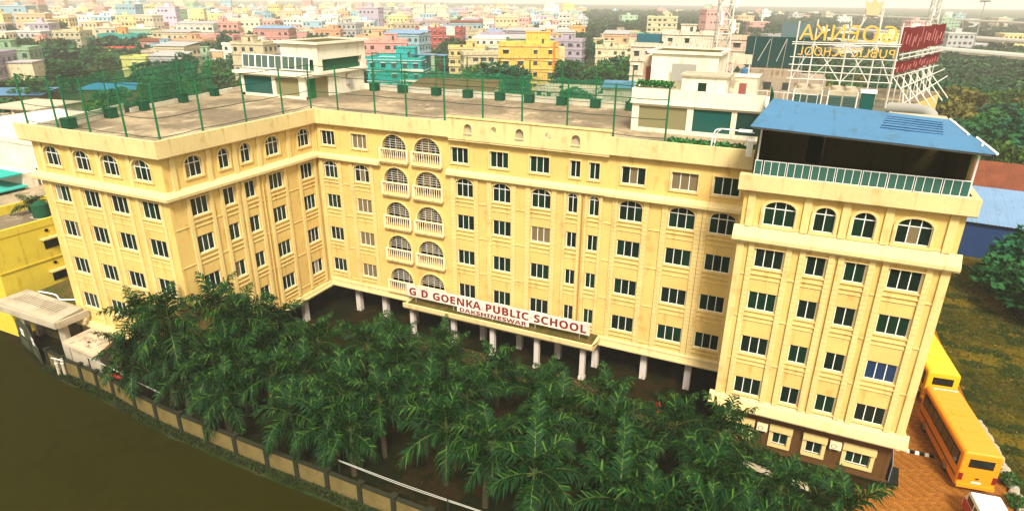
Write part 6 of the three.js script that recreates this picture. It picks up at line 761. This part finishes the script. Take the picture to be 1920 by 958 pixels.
// the wood at right
{
  const R3 = rng(909), list = []; for (let d = 105; d < 520; d *= 1 + 8.5 / d) { const step = 9.5 / d; for (let a = -0.74; a < (d < 170 ? -0.47 : -0.22); a += step) { const dd = d + rr(-3, 3, R3), al = a + rr(-0.35, 0.35, R3) * step, x = CAM[0] - Math.sin(AZ + al) * dd, z = CAM[1] - Math.cos(AZ + al) * dd; if (x < 62 && z > -75) continue; if (free(x, z, 2)) list.push([x, z, dd, al]); } }
  list.sort((a, b) => a[2] - b[2]); const inst = [];
  list.forEach(([x, z, dd, al], i) => { const R = rr(4, 6.5, R3), H = dd > 230 ? rr(4.5, 7, R3) : rr(7.5, 12, R3), k = pick([0, 0, 1, 1, 2, 2, 1, 3, 0, 3, 4], R3); if (i < 150) { const row = dd < 140 ? 'near edge' : dd < 200 ? 'nearer part' : 'middle'; tree(x, z, R, H, k, `${H > 10.5 || (H < 8 && H > 6.3) ? 'tall' : (H < 8.6 && H > 7.4) || H < 5.4 ? 'low' : 'rounded'} ${R > 5.6 ? 'wide ' : ''}${gname[k]} tree, ${row} of wood, ${al < -0.62 ? 'right edge' : al < -0.5 ? 'right of red boards' : 'behind the sky sign'}`, 'trees of the wood at right'); } else inst.push([x, z, R, H]); });
  for (const [x, z, dd, al, low] of treeSpots) { if (dd < 330 && al > -0.3) { const R = rr(4.2, 7.5, R3), H = low ? rr(3.6, 5.5, R3) : rr(8, 13, R3), k = pick([0, 1, 2, 0, 3], R3); const [pa, pd] = [AZ + al, dd]; let best = null; for (const m of marks) { const [ma, md] = polar(m[1], m[2]), e = Math.hypot((ma - pa) * pd, pd - md); if (!best || e < best.e) best = { e, m, s: Math.abs(ma - pa) * pd > Math.abs(pd - md) ? (pa > ma ? 'left of' : 'right of') : pd > md ? 'behind' : 'in front of' }; } tree(x, z, R, H, k, `${H > 9.8 ? 'tall' : H < 8.2 ? 'low' : 'rounded'} ${R > 5 ? 'wide ' : ''}${gname[k]} tree ${best.s} the ${best.m[0]}`, 'trees among the town houses'); } else inst.push([x, z, rr(4, 8, R3), al < -0.45 ? rr(4, 7, R3) : rr(8, 13, R3)]); }
  const far = crownG(600, 4, 6.2, 420, 1.0, [0.020, 0.065, 0.022]), im = new THREE.InstancedMesh(far, M.leaf, inst.length), m4 = new THREE.Matrix4(); inst.forEach(([x, z, R, H], i) => { m4.compose(V3(x, 1.2, z), new THREE.Quaternion().setFromAxisAngle(V3(0, 1, 0), i * 1.7), V3(R / 4, H / 7, R / 4)); im.setMatrixAt(i, m4); const v = rr(0.75, 1.3, R3); im.setColorAt(i, rgb(v * rr(0.9, 1.5, R3), v, v)); });
  im.name = 'distant_trees'; im.castShadow = im.receiveShadow = true; tag(im, 'hazy mass of far trees between houses and over the wood', 'trees', null, 'stuff'); scene.add(im);
}
// ------------------------------------------------------------------ masts, hoarding, flyovers
function lattice(name, label, x, z, y0, y1, w0, w1, r, dress) {
  const t = thing(name, label, 'mast', [x, 0, z], 0.4), n = Math.round((y1 - y0) / 2.2), at = (k, s) => { const q = k / n, w = mix(w0, w1, q) / 2, a = s * Math.PI / 2 + 0.785; return V3(Math.cos(a) * w * 1.414, mix(y0, y1, q), Math.sin(a) * w * 1.414); };
  for (let s = 0; s < 4; s++) part('leg', barG(at(0, s), at(n, s), r, 5), M.steel, t);
  for (let k = 0; k < n; k++) part('bracing', merge([0, 1, 2, 3].flatMap(s => [barG(at(k, s), at(k + 1, (s + 1) % 4), r * 0.5, 4), barG(at(k + 1, s), at(k + 1, (s + 1) % 4), r * 0.5, 4)])), M.steel, t);
  if (dress) for (let i = 0; i < 9; i++) part('antenna', boxC(Math.cos(i * 2.1) * w1 * 0.9, mix(y0, y1, 0.45 + 0.06 * i), Math.sin(i * 2.1) * w1 * 0.9, 0.35, 2.0, 0.25), M.white, t);
  return t;
}
lattice('telecom_mast', 'grey lattice telecom mast with antennas rising behind the right rooftop room', 27.6, -62, 17, 38, 2.1, 1.7, 0.14, true);
part('mast_base', boxC(0, 8.6, 0, 6, 16.8, 6), M.concrete, scene.getObjectByName('telecom_mast'));
lattice('telecom_mast', 'slanting grey telecom mast behind the red sign boards', 72.5, -205, 8, 36, 3.2, 1.6, 0.2, true);
{
  const h = thing('dark_hoarding', 'dark green back of a large hoarding left of the sky sign', 'hoarding', [34.6, 0, -96], 0.05); part('board', boxG(-6.6, 6.4, 18.0, 23.6, -0.1, 0.1), mat('hoard', rgb(0.012, 0.045, 0.042)), h); for (const x of [-5.2, -2.2, 0.6, 3.6, 5.6]) part('strut', barG(V3(x, 16, 0.4), V3(x + 0.3, 23.4, 0.2), 0.07, 5), M.grey, h); for (const [a, b] of [[-4, -2.2], [-0.5, 0.8]]) part('brace', barG(V3(a, 19, 0.3), V3(b, 23.2, 0.25), 0.06, 5), M.steel, h);
  part('side_board', boxG(-0.4, 5.2, 23.0, 26.2, -3.2, -3.0), mat('hoard2', rgb(0.10, 0.15, 0.16)), h); part('plinth_building', paint(merge([boxG(-7.5, 9, 0, 16.2, -8, 3), boxG(-7, 4, 16.2, 17.6, -1, 2.6)]), rgb(0.42, 0.33, 0.24)), M.vc, h); for (let i = 0; i < 4; i++) part('window', boxC(-5 + i * 3.5, 14.6, 3.02, 1.4, 1.4, 0.08), M.houseGlass, h);
  const s = thing('blank_sign', 'blank pale sign box on posts beside the telecom mast', 'sign', [28.6, 0, -84]); part('box', boxG(-1.6, 1.9, 19.2, 20.9, -0.2, 0.2), M.peach, s); part('post', merge([boxG(-1.4, -1.2, 12, 19.2, -0.1, 0.1)]), M.steel, s); part('post', boxG(1.5, 1.7, 12, 19.2, -0.1, 0.1), M.steel, s); part('base', boxG(-4, 4, 0, 17.4, -3, 2), M.concrete, s);
  const bt = thing('blue_drum', 'blue water drum on the roof below the blank sign', 'water tank', [29.6, 17.4, -82.6]); part('drum', tankG, M.blueSheet, bt); part('lid', new THREE.CylinderGeometry(0.22, 0.22, 0.08, 12).translate(0, 1.38, 0), M.blueDark, bt);
  // flyovers on the right skyline
  for (const [a, b, y, w, lab] of [[[60, -575], [260, -290], 9, 9, 'nearest curved concrete flyover crossing the wood at right'], [[20, -480], [200, -262], 6.5, 11, 'low wide road deck crossing the wood at right edge'], [[60, -1150], [330, -610], 11, 9, 'farthest pale flyover near the horizon at right']]) {
    const dx = b[0] - a[0], dz = b[1] - a[1], L = Math.hypot(dx, dz), t = thing('flyover', lab, 'flyover', [a[0], 0, a[1]], -Math.atan2(dz, dx)); part('deck', boxG(0, L, y - 1.2, y, -w / 2, w / 2), M.concrete, t); part('parapet', boxG(0, L, y, y + 1, w / 2 - 0.3, w / 2), M.white, t); part('parapet', boxG(0, L, y, y + 1, -w / 2, -w / 2 + 0.3), M.white, t); for (let q = 10; q < L; q += 28) part('pier', boxC(q, (y - 1.2) / 2, 0, 1.4, y - 1.2, w * 0.5), M.concrete, t);
  }
  const m = thing('light_mast', 'tall thin floodlight mast standing over the wood at right', 'light mast', [125.5, 0, -438.5]); part('pole', new THREE.CylinderGeometry(0.18, 0.5, 31, 10).translate(0, 15.5, 0), M.grey, m); part('head_ring', new THREE.CylinderGeometry(2.8, 2.2, 0.7, 18).translate(0, 31, 0), M.grey, m); for (let i = 0; i < 8; i++) part('floodlight', boxC(Math.cos(i * 0.785) * 2.6, 30.5, Math.sin(i * 0.785) * 2.6, 0.6, 0.4, 0.6), M.steel, m);
  const br = thing('road_barrier', 'yellow and black striped barrier among the trees at right', 'barrier', [70.5, 0, -118], 0.05); part('rail', boxG(-5, 5, 5.2, 5.7, -0.1, 0.1), mat('barrierYellow', rgb(0.55, 0.36, 0.04)), br); for (let i = 0; i < 12; i++) part('stripe', boxC(-4.6 + i * 0.82, 5.45, 0.12, 0.3, 0.5, 0.04), M.black, br); for (const x of [-4.6, 4.6]) part('post', boxC(x, 2.6, 0, 0.2, 5.2, 0.2), M.grey, br);
}
console.log('houses', nHouse, 'far', farHouses.length, 'trees', treeSpots.length, 'labels', labels.size);
renderer.render(scene, camera);
